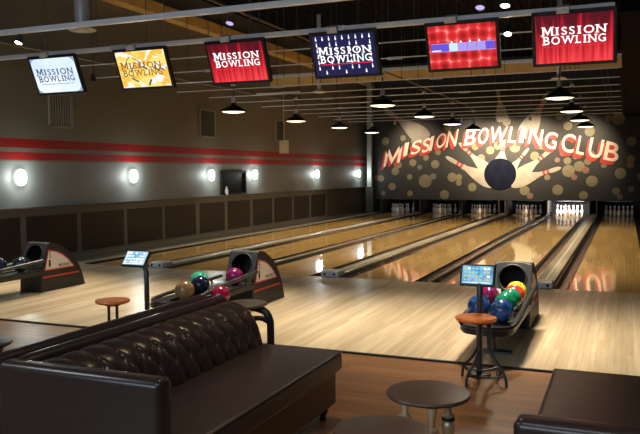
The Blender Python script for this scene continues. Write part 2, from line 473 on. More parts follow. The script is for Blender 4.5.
# vents
for i, (y0, y1, z0, z1, lab) in enumerate(((-.08, .58, 2.62, 3.30, 'wall vent grille below the pale blue screen'),
                                           (5.33, 6.11, 2.66, 3.40, 'wall vent grille below the gold collage screen, second along the striped wall'),
                                           (9.8, 10.45, 2.70, 3.40, 'wall vent grille just above the hanging cream board'))):
    v = thing('wall_vent', lab, 'vent', (WX, (y0+y1)/2, (z0+z1)/2), 'vents on the striped wall')
    hy, hz = (y1-y0)/2, (z1-z0)/2
    fb = B()
    for s in (-1, 1):
        box(fb, 0, .03, -hy, hy, s*(hz-.02)-.02, s*(hz-.02)+.02); box(fb, 0, .03, s*(hy-.02)-.02, s*(hy-.02)+.02, -hz, hz)
    obj('vent_frame', fb, M['vent'], v)
    obj('vent_recess', box(B(), 0, .006, -hy+.03, hy-.03, -hz+.03, hz-.03), M['ventdark'], v)
    lb = B(); n = 9
    for k in range(n):
        yk = -hy+.06+(2*hy-.12)*k/(n-1); box(lb, .004, .022, yk-.012, yk+.012, -hz+.04, hz-.04)
    obj('louvres', lb, M['vent'] if i == 0 else M['ventdark'], v)

# sconces
SC = [(-.86, 'first, above the nearest ball return'), (2.47, 'second, over the second wainscot panel past the ball return'), (5.82, 'third, just before the black window'),
      (8.31, 'fourth, just past the black window'), (13.1, 'fifth, near the end of the slatted wainscot'), (17.55, 'sixth and last, beside the pale column')]
for y, w in SC:
    s = thing('wall_sconce', 'glowing white wall sconce, '+w, 'sconce', (WX, y, 1.66), 'sconces on the striped wall')
    obj('back_plate', lathe(B(), [(0, 0), (.07, 0), (.07, .02), (0, .02)], rot=Matrix.Rotation(PI/2, 3, 'Y')), M['steel'], s, True)
    g = B(); lathe(g, [(0, -.14), (.035, -.132), (.062, -.105), (.078, -.06), (.085, 0), (.078, .06), (.062, .105), (.035, .132), (0, .14)], 0, 0, 0, 20); bmesh.ops.transform(g, matrix=Matrix.Translation((.055, 0, 0)) @ Matrix.Diagonal((.55, 1.55, 1.08, 1)), verts=g.verts)
    obj('glass_shade', g, M['sconce'], s, True)
    l = bpy.data.lights.new('sconce_lamp', 'POINT'); l.energy = 18; l.color = (.90, 1.0, .95); l.shadow_soft_size = .05
    lo = bpy.data.objects.new('sconce_lamp', l); lo.location = (.17, 0, 0); link(lo, s)

# roof beams
structure('trim_2', box(B(), WX, WX+.30, -17, 20.6, 5.36, 5.62), M['glulam'])
gb = thing('cross_beam', 'yellow timber beam crossing behind the screens with a pale top flange', 'beam', (0, 9.6, 0)); gb['kind'] = 'structure'
obj('timber', box(B(), WX, .95, -.10, .10, 4.40, 4.68), M['glulam'], gb)
obj('top_flange', box(B(), WX, .95, -.14, .14, 4.68, 4.74), M['steel'], gb)
cm = thing('steel_column', 'pale green steel column at the near-wall end of the mural', 'column', (-8.84, 18.02, 0)); cm['kind'] = 'structure'
obj('shaft', box(B(), -.10, .10, -.08, .08, 1.1, 6.2, .01), M['column'], cm)
obj('plinth', box(B(), -.16, .16, -.06, .12, -.05, 1.1), M['plainpanel'], cm)

# pipes along the lanes
pp = thing('conduit_pipe', 'thin brown pipe running lengthwise under the roof toward the mural', 'pipe', (-4.6, 0, 0))
obj('pipe', tube(B(), [(0, -3, 4.25), (0, 17.5, 4.25)], .022), mat('pipe_brown', (.16, .12, .08), .5), pp)
obj('hanger', tube(B(), [(0, 6, 4.25), (0, 6, 6.2)], .008), M['darksteel'], pp)
pw = thing('conduit_pipe', 'thin pale pipe running lengthwise close to the red striped wall', 'pipe', (WX+.12, 0, 0))
obj('pipe', tube(B(), [(0, -8, 4.03), (0, 18, 4.03)], .026), mat('pipe_pale', (.20, .175, .13), .5), pw)
hb = B()
for y in (-6, -2, 2, 6, 10, 14): tube(hb, [(-.118, y, 4.03), (0, y, 4.03)], .012)
obj('wall_clips', hb, M['darksteel'], pw)

# ceiling rails
RY = [-3.2+1.5*i-(.0 if i != 1 else -.2) for i in range(14)]
names = ['carrying the track lights nearest the lounge', 'carrying the six hanging screens'] + \
        [w+' behind the screens' for w in ('first', 'second', 'third', 'fourth', 'fifth', 'sixth', 'seventh', 'eighth', 'ninth', 'tenth', 'eleventh', 'last one, nearest the mural,')]
for i, y in enumerate(RY):
    r = thing('ceiling_rail', 'long grey ceiling rail, '+names[i], 'rail', (0, y, 3.71), 'ceiling rails across the lanes')
    bmr = B(); h = .034 if i < 2 else .010
    box(bmr, WX+.02, .9, -h, h, -h, h, .006, 1)
    obj('rail', bmr, M['railsteel'], r)
    for x in (-7.9, -5.55, -3.9, -1.95, -.1):
        obj('hanging_rod', tube(B(), [(x, 0, h), (x, 0, 2.49)], .008, 6), M['darksteel'], r)
    if i in (1, 3, 5, 7):
        for x in (-6.4, -2.7):
            obj('splice_clamp', box(B(), x-.14, x+.14, -h-.012, h+.012, -h-.02, h+.008, .004, 1), M['steel'], r)

# ------------------------------------------------------------------ lanes
ordl = ['first', 'second', 'third', 'fourth', 'fifth', 'sixth']
where = ['beside the wall with the sconces', 'just past the first divider from the wall', 'under the word MISSION in the mural', 'under the painted ball in the mural', 'ending in brightly lit pins', 'nearest the dark side wall']
LX = [PCAP[i//2]+(-LOFF if i % 2 == 0 else LOFF) for i in range(6)]
def gutter_bm(cx):
    bm = B(); r = .1175; n = 10; prof = [(cx-r+.002, 0)]
    for k in range(n+1):
        a = PI+PI*k/n; prof.append((cx+(r-.004)*math.cos(a), .085*math.sin(a)-.002))
    prof += [(cx+r-.002, 0), (cx+r-.002, -.108), (cx-r+.002, -.108)]
    prism(bm, prof, 'y', FOUL, LEND+.4)
    return bm
for i, x in enumerate(LX):
    t = thing('bowling_lane', ordl[i]+' bowling lane from the sconce wall, '+where[i], 'bowling lane', (x, 0, 0), 'six bowling lanes')
    obj('lane_surface', box(B(), -.527, .527, FOUL, LEND, -.108, 0), M['lane'], t)
    for s in (-1, 1):
        obj('gutter', gutter_bm(s*(.527+.1175)), M['gutter'], t, True)
    ar = B()
    for k in range(-3, 4):
        yk = 4.6-abs(k)*.16+.0; xk = k*.136
        ar.faces.new([ar.verts.new(p) for p in ((xk-.016, yk-.08, .0012), (xk+.016, yk-.08, .0012), (xk, yk+.08, .0012))])
    obj('arrow_marking', ar, M['darkwood'], t, normals=False)

# dividers
def divider(x, w, label, big, grp):
    t = thing('lane_divider', label, 'lane divider', (x, 0, 0), grp)
    zt = .035 if big else .02
    bm = B(); box(bm, -w/2+.002, w/2-.002, FOUL+(.20 if big else 0), LEND+.4, -.108, zt, .008, 2); obj('cap', bm, M['cap'], t, True)
    if big:
        tk = B(); box(tk, -.018, .018, FOUL+.3, LEND, zt, zt+.008); obj('centre_rib', tk, M['steel'], t)
        e = B(); box(e, -.15, .15, FOUL-.02, FOUL+.30, .001, .095, .012, 2); eb = obj('end_box', e, M['capend'], t, True)
        for s in (-1, 1):
            hb_ = B(); lathe(hb_, [(0, 0), (.022, 0), (.022, .006), (0, .006)], s*.085, FOUL-.020, .048, 14, Matrix.Rotation(PI/2, 3, 'X'))
            obj('sensor_hole', hb_, M['matblack'], eb)
    return t
for i, x in enumerate(PCAP):
    divider(x, .276, 'grey lane divider with white end box, '+['first from the sconce wall', 'second from the sconce wall', 'third, behind the rainbow balls'][i], True, 'wide lane dividers')
for i, x in enumerate((-5.13, -1.74)):
    divider(x, .034 if i else .09, 'narrow lane divider between two dark gutters, '+['under the word MISSION', 'left of the lane with the brightly lit pins'][i], False, 'narrow lane dividers')
divider(-8.60, .19, 'pale edge strip beside the first lane at the foot of the wainscot', False, None)
divider(1.66, .11, 'narrow edge strip beyond the sixth lane', False, None)

# ------------------------------------------------------------------ pit end
for i, x in enumerate(LX):
    t = thing('pinsetter', ordl[i]+' pin pit from the sconce wall, '+('brightly lit inside' if i == 4 else 'dark inside' + ['', ', beside the pale column', ' below the word MISSION', ' below the painted ball', '', ' nearest the dark side wall'][i]), 'pinsetter', (x, 0, 0), 'pinsetters behind the mural')
    for s in (-1, 1):
        k = B(); box(k, s*.775-.012, s*.775+.012, 18.12 if s*(1 if i % 2 == 0 else -1) > 0 else 18.5, 20.3, .05, .575); obj('kickback_plate', k, M['kick'], t)
    obj('pit_curtain', box(B(), -.76, .76, 20.1, 20.14, -.1, 1.0), M['matblack'], t)
    obj('sweep_bar', box(B(), -.5, .5, 19.60, 19.64, .50, .62), M['darksteel'], t)

PINPROF = [(0, 0), (.0258, 0), (.029, .004), (.0358, .019), (.0497, .057), (.0585, .086), (.0605, .114), (.058, .149), (.049, .184), (.0354, .219), (.0285, .241), (.0235, .254), (.0228, .270), (.0245, .289), (.0305, .318), (.0325, .343), (.030, .362), (.020, .377), (.008, .381), (0, .381)]
def pin_proto():
    bm = B(); lathe(bm, PINPROF, seg=16)
    me = obj('bowling_pin', bm, M['pin'], None, True)
    rb = B()
    for z0, z1, r0, r1 in ((.243, .253, .0290, .0250), (.270, .281, .0240, .0252)):
        lathe(rb, [(r0, z0), (r1, z1)], seg=16)
    obj('neck_stripe', rb, M['pinred'], me, True)
    return me
proto = pin_proto(); used = False
for i, x in enumerate(LX):
    for row in range(4):
        for k in range(row+1):
            o = copy_tree(proto) if used else proto
            used = True
            px = x+(k-row/2)*.3048; py = 18.40+row*.264
            o.location = (px, py, 0)
            n_ = ['head pin in front', 'second row', 'third row', 'back row'][row]
            pos = '' if row == 0 else ', %s from the sconce wall side' % ordl[k]
            st = 'brightly lit' if i == 4 else 'dimly lit'
            tag(o, '%s bowling pin, %s lane, %s%s' % (st, ordl[i], n_, pos), 'bowling pin', 'bowling pins on the %s lane' % ordl[i])

# ------------------------------------------------------------------ the mural
mu = thing('mural', 'dark painted mural wall reading MISSION BOWLING CLUB over the pins', 'mural', (0, MUR, 0))
obj('panel', box(B(), -8.72, 4.55, .02, .10, .585, 6.15), M['mural'], mu)
DOTS = [(-7.79,1.74,.16,0),(-7.04,2.09,.15,0),(-6.11,2.02,.17,0),(-7.18,1.51,.11,0),(-6.52,1.34,.27,0),(-6.19,1.53,.13,2),(-7.93,1.11,.16,0),(-8.41,1.45,.13,0),(-8.58,1.47,.12,1),(-5.41,1.49,.19,0),(-5.14,1.49,.13,0),(-5.14,1.27,.12,0),(-4.6,1.09,.17,0),(-7.16,.83,.12,0),(-5.72,.79,.19,0),(-8.31,.83,.1,2),(-7.65,2.01,.14,0),(-.96,1.72,.23,0),(-.57,1.89,.2,0),(-.34,1.75,.13,1),(-.75,1.48,.11,1),(-.12,1.33,.21,0),(-1.34,1.0,.2,0),(-2.57,.97,.19,0),(-2.36,.76,.12,1),(-.41,.80,.16,0),(.87,1.62,.2,0),(.73,.96,.13,0),(.86,.76,.11,1),(1.25,1.04,.11,0),(1.21,1.93,.13,1),(1.23,2.15,.14,0),(.3,1.92,.1,0),(-.71,2.26,.11,0),(-.27,2.07,.13,0),(-1.37,2.14,.1,1),(-1.73,1.48,.11,0),(.76,3.63,.23,0),(.42,3.66,.12,1),(-.22,3.19,.18,0),(1.22,2.79,.17,0),(-1.32,3.8,.14,0),(-3.28,3.65,.16,0),(-1.0,3.42,.16,0),(-8.22,3.0,.16,0),(-6.95,2.97,.17,0),(-7.7,2.01,.16,0),(-5.99,2.51,.12,0),(-6.49,2.29,.12,0),(-5.6,3.51,.17,0),(-7.46,3.11,.12,0),(-4.49,2.7,.14,0),(-3.6,2.73,.16,0),
        (-1.95,2.75,.2,0),(-4.25,2.25,.15,0),(-1.15,2.4,.13,1),(-4.95,1.9,.12,0),(-6.75,1.9,.1,2),(-.15,2.35,.12,0),(1.6,1.5,.16,0),(1.9,2.3,.2,0),(-3.9,2.55,.16,0),(-2.2,2.3,.17,0),(-2.95,2.65,.2,0),(-1.0,2.1,.14,0)]
for k, (x, z, r, c) in enumerate(DOTS):
    db = B(); flat_disc(db, x, z, r, .014-.00006*k)
    obj('painted_dot', db, M['mdot'][c], mu, normals=False)
def painted_pin(p_head, p_neck, p_base, wid, m, y):
    """a skittle outline lying on the wall from head to base"""
    a = Vector(p_head); c = Vector(p_base); d = (c-a); Ln = d.length; d.normalize(); n = Vector((-d[1], d[0]))
    half = [(0, .03), (.02, .16), (.06, .26), (.12, .31), (.18, .30), (.26, .25), (.33, .24), (.42, .33), (.52, .55), (.62, .78), (.72, .93), (.82, 1.0), (.9, .96), (.97, .80), (1, .6)]
    bm = B()
    pts = [a+d*Ln*t+n*w*wid for t, w in half]+[a+d*Ln*t-n*w*wid for t, w in half[::-1]]
    bm.faces.new([bm.verts.new((p[0], y, p[1])) for p in pts])
    o = obj('painted_pin', bm, m, mu, normals=False)
    rb = B()
    for t0, t1 in ((.235, .28), (.315, .36)):
        def W(t):
            for (ta, wa), (tb, wb) in zip(half, half[1:]):
                if ta <= t <= tb: return wa+(wb-wa)*(t-ta)/(tb-ta)
        q = [a+d*Ln*t0+n*W(t0)*wid, a+d*Ln*t1+n*W(t1)*wid, a+d*Ln*t1-n*W(t1)*wid, a+d*Ln*t0-n*W(t0)*wid]
        rb.faces.new([rb.verts.new((p[0], y-.002, p[1])) for p in q])
    obj('neck_band', rb, M['mred'], o, normals=False)
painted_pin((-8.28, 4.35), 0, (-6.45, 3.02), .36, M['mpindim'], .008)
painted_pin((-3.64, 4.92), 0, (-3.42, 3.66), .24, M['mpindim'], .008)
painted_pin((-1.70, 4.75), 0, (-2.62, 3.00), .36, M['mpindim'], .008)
painted_pin((-3.35, 2.95), 0, (-3.55, 1.7), .30, M['mpin'], .007)
painted_pin((-2.42, 2.62), 0, (-3.35, 1.45), .20, M['mpin'], .0065)
painted_pin((-5.15, 2.88), 0, (-3.75, 1.52), .24, M['mpin'], .006)
painted_pin((-1.55, 2.58), 0, (-3.00, 1.35), .26, M['mpin'], .006)
painted_pin((-5.68, 2.33), 0, (-3.75, 1.22), .28, M['mpin'], .005)
painted_pin((-1.22, 1.85), 0, (-3.10, 1.25), .27, M['mpin'], .005)
bb = B(); flat_disc(bb, -3.51, 1.61, .62, .0, 40); obj('painted_ball', bb, M['mball'], mu, normals=False)
LET = [('M',-8.31,-7.46,1.98,2.73),('I',-7.46,-7.09,2.33,2.93),('S',-7.14,-6.66,2.41,3.01),('S',-6.68,-6.30,2.47,3.09),('I',-6.37,-6.09,2.53,3.17),('O',-6.1,-5.64,2.64,3.29),('N',-5.68,-5.18,2.68,3.41),('B',-4.95,-4.42,2.73,3.41),('O',-4.42,-3.95,2.76,3.46),('W',-3.97,-3.20,2.8,3.48),('L',-3.23,-2.81,2.79,3.45),('I',-2.81,-2.46,2.79,3.44),('N',-2.47,-1.89,2.70,3.36),('G',-1.88,-1.36,2.54,3.22),('C',-1.27,-.72,2.39,3.14),('L',-.71,-.31,2.30,3.03),('U',-.30,.27,2.17,2.94),('B',.26,.85,2.04,2.78)]
for idx, (ch, x0, x1, z0, z1) in enumerate(LET):
    n, fs, _ = glyph(ch, .010)
    slope = .62*(math.cos((idx+.5)/len(LET)*PI))     # letters tilt with the arch
    slope = max(-.45, min(.45, slope))
    shear = .24
    wsl = (x1-x0)*(.84 if ch not in 'IL' else .46 if ch == 'I' else .68); hh = (z1-z0)*.92
    bm = B()
    def put(dx, dz, y, mi):
        vs = []
        for a, b_ in n:
            X = x0+a*wsl+shear*hh*b_*.75; Z = z0+.04+b_*hh+slope*(a-.5)*wsl*.6
            vs.append(bm.verts.new((X+dx, y, Z+dz)))
        for f in fs:
            try: bm.faces.new([vs[j] for j in f]).material_index = mi
            except ValueError: pass
    for k in range(7):
        put(-.018*k, -.022*k, -.004+.0002*k, 1)
    put(0, 0, -.009, 0)
    obj('painted_letter', bm, [M['mwhite'], M['mred']], mu, normals=False)

# ------------------------------------------------------------------ pendant lamps
pend = thing('pendant_lamp', 'x', 'pendant lamp')
shp = [(.05, .20), (.06, .155), (.085, .14), (.165, .105), (.24, .055), (.282, .0), (.278, .0), (.235, .05), (.15, .098), (.08, .132), (0, .135)]
obj('dome_shade', lathe(B(), shp, seg=28), [M['lampblack']], pend, True)
obj('diffuser', lathe(B(), [(0, -.022), (.12, -.018), (.21, -.004), (.250, .012), (.252, .016), (0, .016)], seg=28), M['bulb'], pend, True)
obj('neck', lathe(B(), [(0, .19), (.045, .19), (.045, .30), (.03, .32), (0, .32)], seg=16), M['steel'], pend, True)
obj('stem', tube(B(), [(0, 0, .31), (0, 0, .60)], .010), M['darksteel'], pend, True)
obj('canopy', lathe(B(), [(0, .56), (.05, .565), (.04, .62), (0, .62)], seg=14), M['steel'], pend, True)
obj('rail_bracket', box(B(), -.02, .02, -.46, .05, .60, .645), M['darksteel'], pend)
first = True
for ri, (x, rn) in enumerate(((PCAP[0]+.05, 'row nearest the striped wall'), (PCAP[1], 'middle row'), (PCAP[2]-.02, 'row nearest the dark side wall'))):
    for k, y in enumerate((2.85, 6.1, 9.2, 12.2)):
        o = pend if first else copy_tree(pend); first = False
        o.location = (x, y, 3.03)
        tag(o, 'black dome pendant lamp, %s from the screens, %s' % (['first', 'second', 'third', 'last'][k], rn), 'pendant lamp', 'dome pendants over the lanes')
        l = bpy.data.lights.new('pendant_bulb', 'SPOT'); l.energy = 215; l.color = (1, .78, .45); l.spot_size = math.radians(122); l.spot_blend = .7; l.shadow_soft_size = .12
        lo = bpy.data.objects.new('pendant_bulb', l); lo.location = (0, 0, -.035); link(lo, o)

# small spotlights that wash the mural
for k, (x, e) in enumerate(((-7.2, 55), (-4.62, 110), (-3.42, 150), (-2.15, 130), (-.35, 90))):
    t = thing('mural_spotlight', 'tiny spotlight lighting the mural, %s from the striped wall' % ordl[k], 'spotlight', (x, 16.2, 3.60), 'spotlights in front of the mural')
    R_ = Matrix.Rotation(math.radians(-55), 3, 'X')
    obj('housing', lathe(B(), [(0, .06), (.045, .06), (.055, -.05), (.048, -.05), (.04, .0), (0, .0)], seg=14, rot=R_), M['capend'], t, True)
    obj('bracket', box(B(), -.012, .012, -.012, .012, .03, .09), M['steel'], t)
    l = bpy.data.lights.new('mural_lamp', 'SPOT'); l.energy = e*6; l.color = (1, .80, .55); l.spot_size = math.radians(84); l.spot_blend = 1.0; l.shadow_soft_size = .05
    lo = bpy.data.objects.new('mural_lamp', l); lo.location = (0, .06, -.07); link(lo, t)
    tgt = Vector((x*.93-.25, MUR, 2.45)); d = tgt-Vector((x, 16.26, 3.53)); lo.rotation_euler = d.to_track_quat('-Z', 'Y').to_euler()

# lamp in the lit pin deck (hangs in the fifth pinsetter)
def strip_lamp(i, e, label):
    t = thing('pin_lamp', label, 'lamp', (LX[i], 18.42, .72))
    obj('lamp_tube', box(B(), -.55, .55, -.02, .02, -.02, .02, .005), emis('pin_tube', (1, .97, .90), 6.0), t)
    obj('reflector', box(B(), -.6, .6, -.05, -.024, -.06, .10), M['darksteel'], t)
    l = bpy.data.lights.new('pin_light', 'AREA'); l.shape = 'RECTANGLE'; l.size = 1.1; l.size_y = .06; l.energy = e*1.0; l.color = (1, .96, .88)
    lo = bpy.data.objects.new('pin_light', l); lo.location = (0, .04, -.03); link(lo, t)
    lo.rotation_euler = Vector((0, .8, -.55)).to_track_quat('-Z', 'Y').to_euler()
strip_lamp(4, 85, 'white tube lamp over the brightly lit pins of the fifth lane')
for i in (0, 1, 2, 3, 5):
    t = thing('pin_lamp', 'dim tube lamp over the pins of the %s lane' % ordl[i], 'lamp', (LX[i], 18.42, .72))
    obj('reflector', box(B(), -.6, .6, -.05, -.024, -.06, .10), M['darksteel'], t)
    l = bpy.data.lights.new('pin_light', 'AREA'); l.shape = 'RECTANGLE'; l.size = 1.1; l.size_y = .06; l.energy = .3; l.color = (1, .9, .8)
    lo = bpy.data.objects.new('pin_light', l); lo.location = (0, .04, -.03); link(lo, t)
    lo.rotation_euler = Vector((0, .8, -.55)).to_track_quat('-Z', 'Y').to_euler()

# ------------------------------------------------------------------ screens
def tv(x, label, screen, painter, w=1.0, h=.665):
    t = thing('tv_screen', label, 'tv', (x-.035, -1.42, 3.372), 'screens hanging over the foul line')
    t.rotation_euler = (math.radians(23), 0, 0)
    obj('housing', box(B(), -w/2, w/2, -.02, .045, -h/2, h/2, .012, 2), M['black'], t)
    bz = .045
    sc = obj('screen', box(B(), -w/2+bz, w/2-bz, -.026, -.018, -h/2+bz, h/2-bz), screen, t)
    painter(t, w/2-bz, h/2-bz)
    br = B(); box(br, -.10, .10, .045, .10, -.05, .28); box(br, -.16, -.04, .02, .12, .22, .30); box(br, .10, .28, .03, .10, .27, .32)
    obj('mount_bracket', br, M['darksteel'], t)
    obj('clamp', box(B(), -.20, -.05, -.055, .075, .315, .40, .006), M['steel'], t)
    return t
def two_lines(t, m, xc, wd, zt, h, y=-.030, small=.0):
    bm = B(); put_text(bm, 'MISSION', xc-wd/2, xc+wd/2, zt+.012, zt+.012+h, y, .012, True, first_big=.12)
    put_text(bm, 'BOWLING', xc-wd/2+.01, xc+wd/2+.0, zt-h-.004, zt-.004, y, .012, True, first_big=.08)
    o = obj('screen_lettering', bm, m, t, normals=False)
    return o
def p_blue(t, a, b):
    two_lines(t, M['e_ink'], .0, .75, .0, .10)
    bm = B(); rect_xz(bm, -.34, .34, -.150, -.138, -.029); obj('underline', bm, M['con_blue'], t, normals=False)
    cb = B()
    for sx in (-1, 1):
        for sz in (-1, 1):
            ps = [(sx*a, sz*b), (sx*(a-.10), sz*b), (sx*(a-.035), sz*(b-.03)), (sx*a, sz*(b-.09))]
            cb.faces.new([cb.verts.new((p[0], -.028, p[1])) for p in ps])
    obj('corner_shading', cb, emis('screen_corner', (.30, .40, .62), .9), t, normals=False)
def p_gold(t, a, b):
    rnd = random.Random(3)
    sb = B()
    for k in range(16):
        x, z = rnd.uniform(-a+.1, a-.1), rnd.uniform(-b+.05, b-.05); an = rnd.choice((.7, .8, .95, -.5)); L_ = rnd.uniform(.06, .16); w_ = rnd.uniform(.010, .03)
        dx, dz = math.cos(an)*L_/2, math.sin(an)*L_/2; nx, nz = -math.sin(an)*w_/2, math.cos(an)*w_/2
        f = sb.faces.new([sb.verts.new((max(-a, min(a, p)), -.028-.00002*k, max(-b, min(b, q)))) for p, q in ((x-dx-nx, z-dz-nz), (x+dx-nx, z+dz-nz), (x+dx+nx, z+dz+nz), (x-dx+nx, z-dz+nz))])
        f.material_index = k % 3
    obj('collage_pattern', sb, [M['e_ink'], M['e_white'], M['e_brown']], t, normals=False)
    two_lines(t, M['e_brown'], -.02, .74, .0, .10)
def p_curtain(t, a, b):
    two_lines(t, M['e_white'], .0, .74, .04, .098)
    bm = B(); rect_xz(bm, -.37, .37, -.095, -.085, -.029); obj('underline', bm, M['e_red'], t, normals=False)
def p_navy(t, a, b):
    pb = B()
    def pin(x, z, s):
        half = [(0, .3), (.2, .55), (.4, .6), (.6, .3), (.75, .22), (.9, .32), (1, .15)]
        pts = [(x+w*s*.32, z+q*s) for q, w in half]+[(x-w*s*.32, z+q*s) for q, w in half[::-1]]
        pb.faces.new([pb.verts.new((p[0], -.028, p[1])) for p in pts])
    for ci in range(9):
        xc = -a+.06+(2*a-.12)*ci/8
        zs = [b-.075-k*.083 for k in range(6)] if ci in (0, 2, 3, 5, 6, 8) else [b-.075, -b+.02]
        for z in zs: pin(xc, z, .058)
    obj('pin_pattern', pb, M['e_white'], t, normals=False)
    two_lines(t, M['e_white'], .01, .76, .0, .10)
    bm = B(); rect_xz(bm, -.36, .40, -.132, -.118, -.029); obj('underline', bm, M['e_red'], t, normals=False)
def p_floral(t, a, b):
    bm = B(); cols = [0, 0, 2, 1, 1, 1, 0]; n = len(cols)
    for k, c in enumerate(cols):
        rect_xz(bm, -a+.03+(2*a-.04)*k/n, -a+.03+(2*a-.04)*(k+.94)/n, -.055, .045, -.029, c)
    for k in (2, 3, 4, 5):
        flat_disc(bm, -a+.03+(2*a-.04)*(k+.3)/n, .062, .014, -.029, 10).material_index = 3
    rect_xz(bm, -a+.04, -a+.16, -.047, -.035, -.0295, 3); rect_xz(bm, -a+.03, a-.01, .045, .052, -.029, 1); rect_xz(bm, -a+.03, a-.01, -.062, -.055, -.029, 1)
    obj('score_band', bm, [M['e_purple'], M['e_lilac'], M['e_pale'], M['e_white']], t, normals=False)
tv(-7.71, 'hanging screen with dark words MISSION BOWLING on pale blue', M['scr_blue'], p_blue)
tv(-5.96, 'hanging screen with a gold and white picture collage', M['scr_gold'], p_gold)
tv(-4.27, 'hanging screen with white words on red curtains, between gold and navy screens', M['scr_red'], p_curtain)
tv(-2.57, 'hanging navy screen with columns of white pins and a red line', M['scr_navy'], p_navy)
tv(-.92, 'hanging screen with red floral pattern and a blue score band', M['scr_floral'], p_floral, .97, .66)
tv(.465, 'hanging red curtain screen at the end of the row by the dark side wall', M['scr_red'], p_curtain, 1.0, .69)

# ------------------------------------------------------------------ track lights
def track_light(x, y, z, label, lens, energy, tilt=0.0, aim=None, col=(1, .86, .66), size=80):
    t = thing('track_light', label, 'track light', (x, y, z), 'track lights on the ceiling rails')
    obj('stem', tube(B(), [(0, 0, .06), (0, 0, (3.70 if y in (-3.2, -6.2, -8.2) else 6.2)-z)], .008), M['darksteel'], t)
    R_ = Matrix.Rotation(tilt, 3, 'X')
    obj('housing', lathe(B(), [(0, .085), (.03, .08), (.045, .03), (.055, -.05), (.050, -.05), (.04, -.03), (0, -.03)], seg=18, rot=R_), M['darksteel'], t, True)
    obj('lens', lathe(B(), [(0, -.042), (.046, -.042), (.046, -.038), (0, -.038)], seg=18, rot=R_), lens, t, True)
    if energy:
        l = bpy.data.lights.new('track_lamp', 'SPOT'); l.energy = energy; l.color = col; l.spot_size = math.radians(size); l.spot_blend = 1.0; l.shadow_soft_size = .14
        lo = bpy.data.objects.new('track_lamp', l); lo.location = R_ @ Vector((0, 0, -.07)); link(lo, t)
        if aim:
            d = Vector(aim)-(Vector((x, y, z))+Vector(lo.location)); lo.rotation_euler = d.to_track_quat('-Z', 'Y').to_euler()
    return t
track_light(-6.78, -3.2, 3.585, 'track light above the pale blue screen, near the wall end of its rail', M['spotlens'], 390, -.45, (-6.6, -3.2, 0))
track_light(-3.42, -3.2, 3.575, 'track light hanging above the screen with red curtains and the navy screen', M['spotdim'], 640, -.45, (-3.3, -3.4, 0))
track_light(-.40, -3.2, 3.49, 'lilac tinted track light above the red floral screen', M['spotdim'], 700, -.45, (-.6, -3.4, 0))
track_light(-.14, -3.2, 3.49, 'cream track light beside the lilac one above the floral screen', M['spotlens'], 580, -.3, (1.1, -3.0, 0))
track_light(-.47, -.75, 3.635, 'bright bare spotlight between the floral screen and the last red screen', M['spotlens'], 350, -.5, (-1.6, -3.4, 0))
track_light(-4.30, -1.05, 3.46, 'added unseen light hidden behind the red screen between gold and navy ones', M['spotdim'], 640, .1, (-5.0, -3.6, 0))  # extra lamp added out of sight to brighten the approach
track_light(-.9, -6.2, 3.62, 'warm track light high over the round tables', M['spotdim'], 150, .1, (-.2, -6.3, 0), (1, .74, .42), 95)
track_light(2.2, -8.2, 3.62, 'warm track light high over the plain seated sofa', M['spotdim'], 60, .1, (1.2, -7.6, 0), (1, .80, .55), 95)
r_ = thing('ceiling_rail', 'grey ceiling rail over the round tables in the lounge', 'rail', (0, -6.2, 3.71)); obj('rail', box(B(), -4, 3.4, -.02, .02, -.02, .02), M['steel'], r_); obj('hanging_rod', tube(B(), [(0, 0, .02), (0, 0, 2.49)], .008), M['darksteel'], r_)
r_ = thing('ceiling_rail', 'grey ceiling rail over the plain seated sofa in the lounge', 'rail', (0, -8.2, 3.71)); obj('rail', box(B(), -4, 3.4, -.02, .02, -.02, .02), M['steel'], r_); obj('hanging_rod', tube(B(), [(0, 0, .02), (0, 0, 2.49)], .008), M['darksteel'], r_)
track_light(-7.75, -.50, 3.42, 'added unseen light hidden behind the pale blue screen', M['spotdim'], 620, .1, (-7.6, -3.6, 0))  # another added lamp for the approach, hidden by the screen

# air diffusers on spiral ducts
def duct(x, y, z, r, dr, label, rail):
    t = thing('air_diffuser', label, 'air duct', (x, y, z), 'round air diffusers')
    bm = B(); n = 40; zz = [.06+(6.2-z-.06)*k/n for k in range(n+1)]
    prof = []
    for k in range(n):
        prof += [(r, zz[k]), (r, zz[k]+(zz[k+1]-zz[k])*.85), (r+.004, zz[k]+(zz[k+1]-zz[k])*.92)]
    prof.append((r, zz[-1]))
    obj('spiral_pipe', lathe(bm, prof, seg=20), mat('spiral_duct', (.60, .63, .66), .30, .35), t, True)
    obj('diffuser_cone', lathe(B(), [(r, .08), (r+.02, .06), (dr*.8, .02), (dr, 0), (dr*.9, -.015), (dr*.62, .0), (dr*.55, -.03), (dr*.3, -.025), (0, -.02)], seg=28), M['diffuser'], t, True)
duct(-7.55, -1.0, 4.17, .12, .24, 'round cream air diffuser on a thick silver duct above the pale blue screen', 0)
duct(-7.1, 8.4, 4.02, .06, .20, 'small round air diffuser on a thin pipe below the navy screen', 0)
duct(-.55, 8.4, 4.05, .06, .20, 'small round air diffuser on a thin pipe below the last red screen', 0)

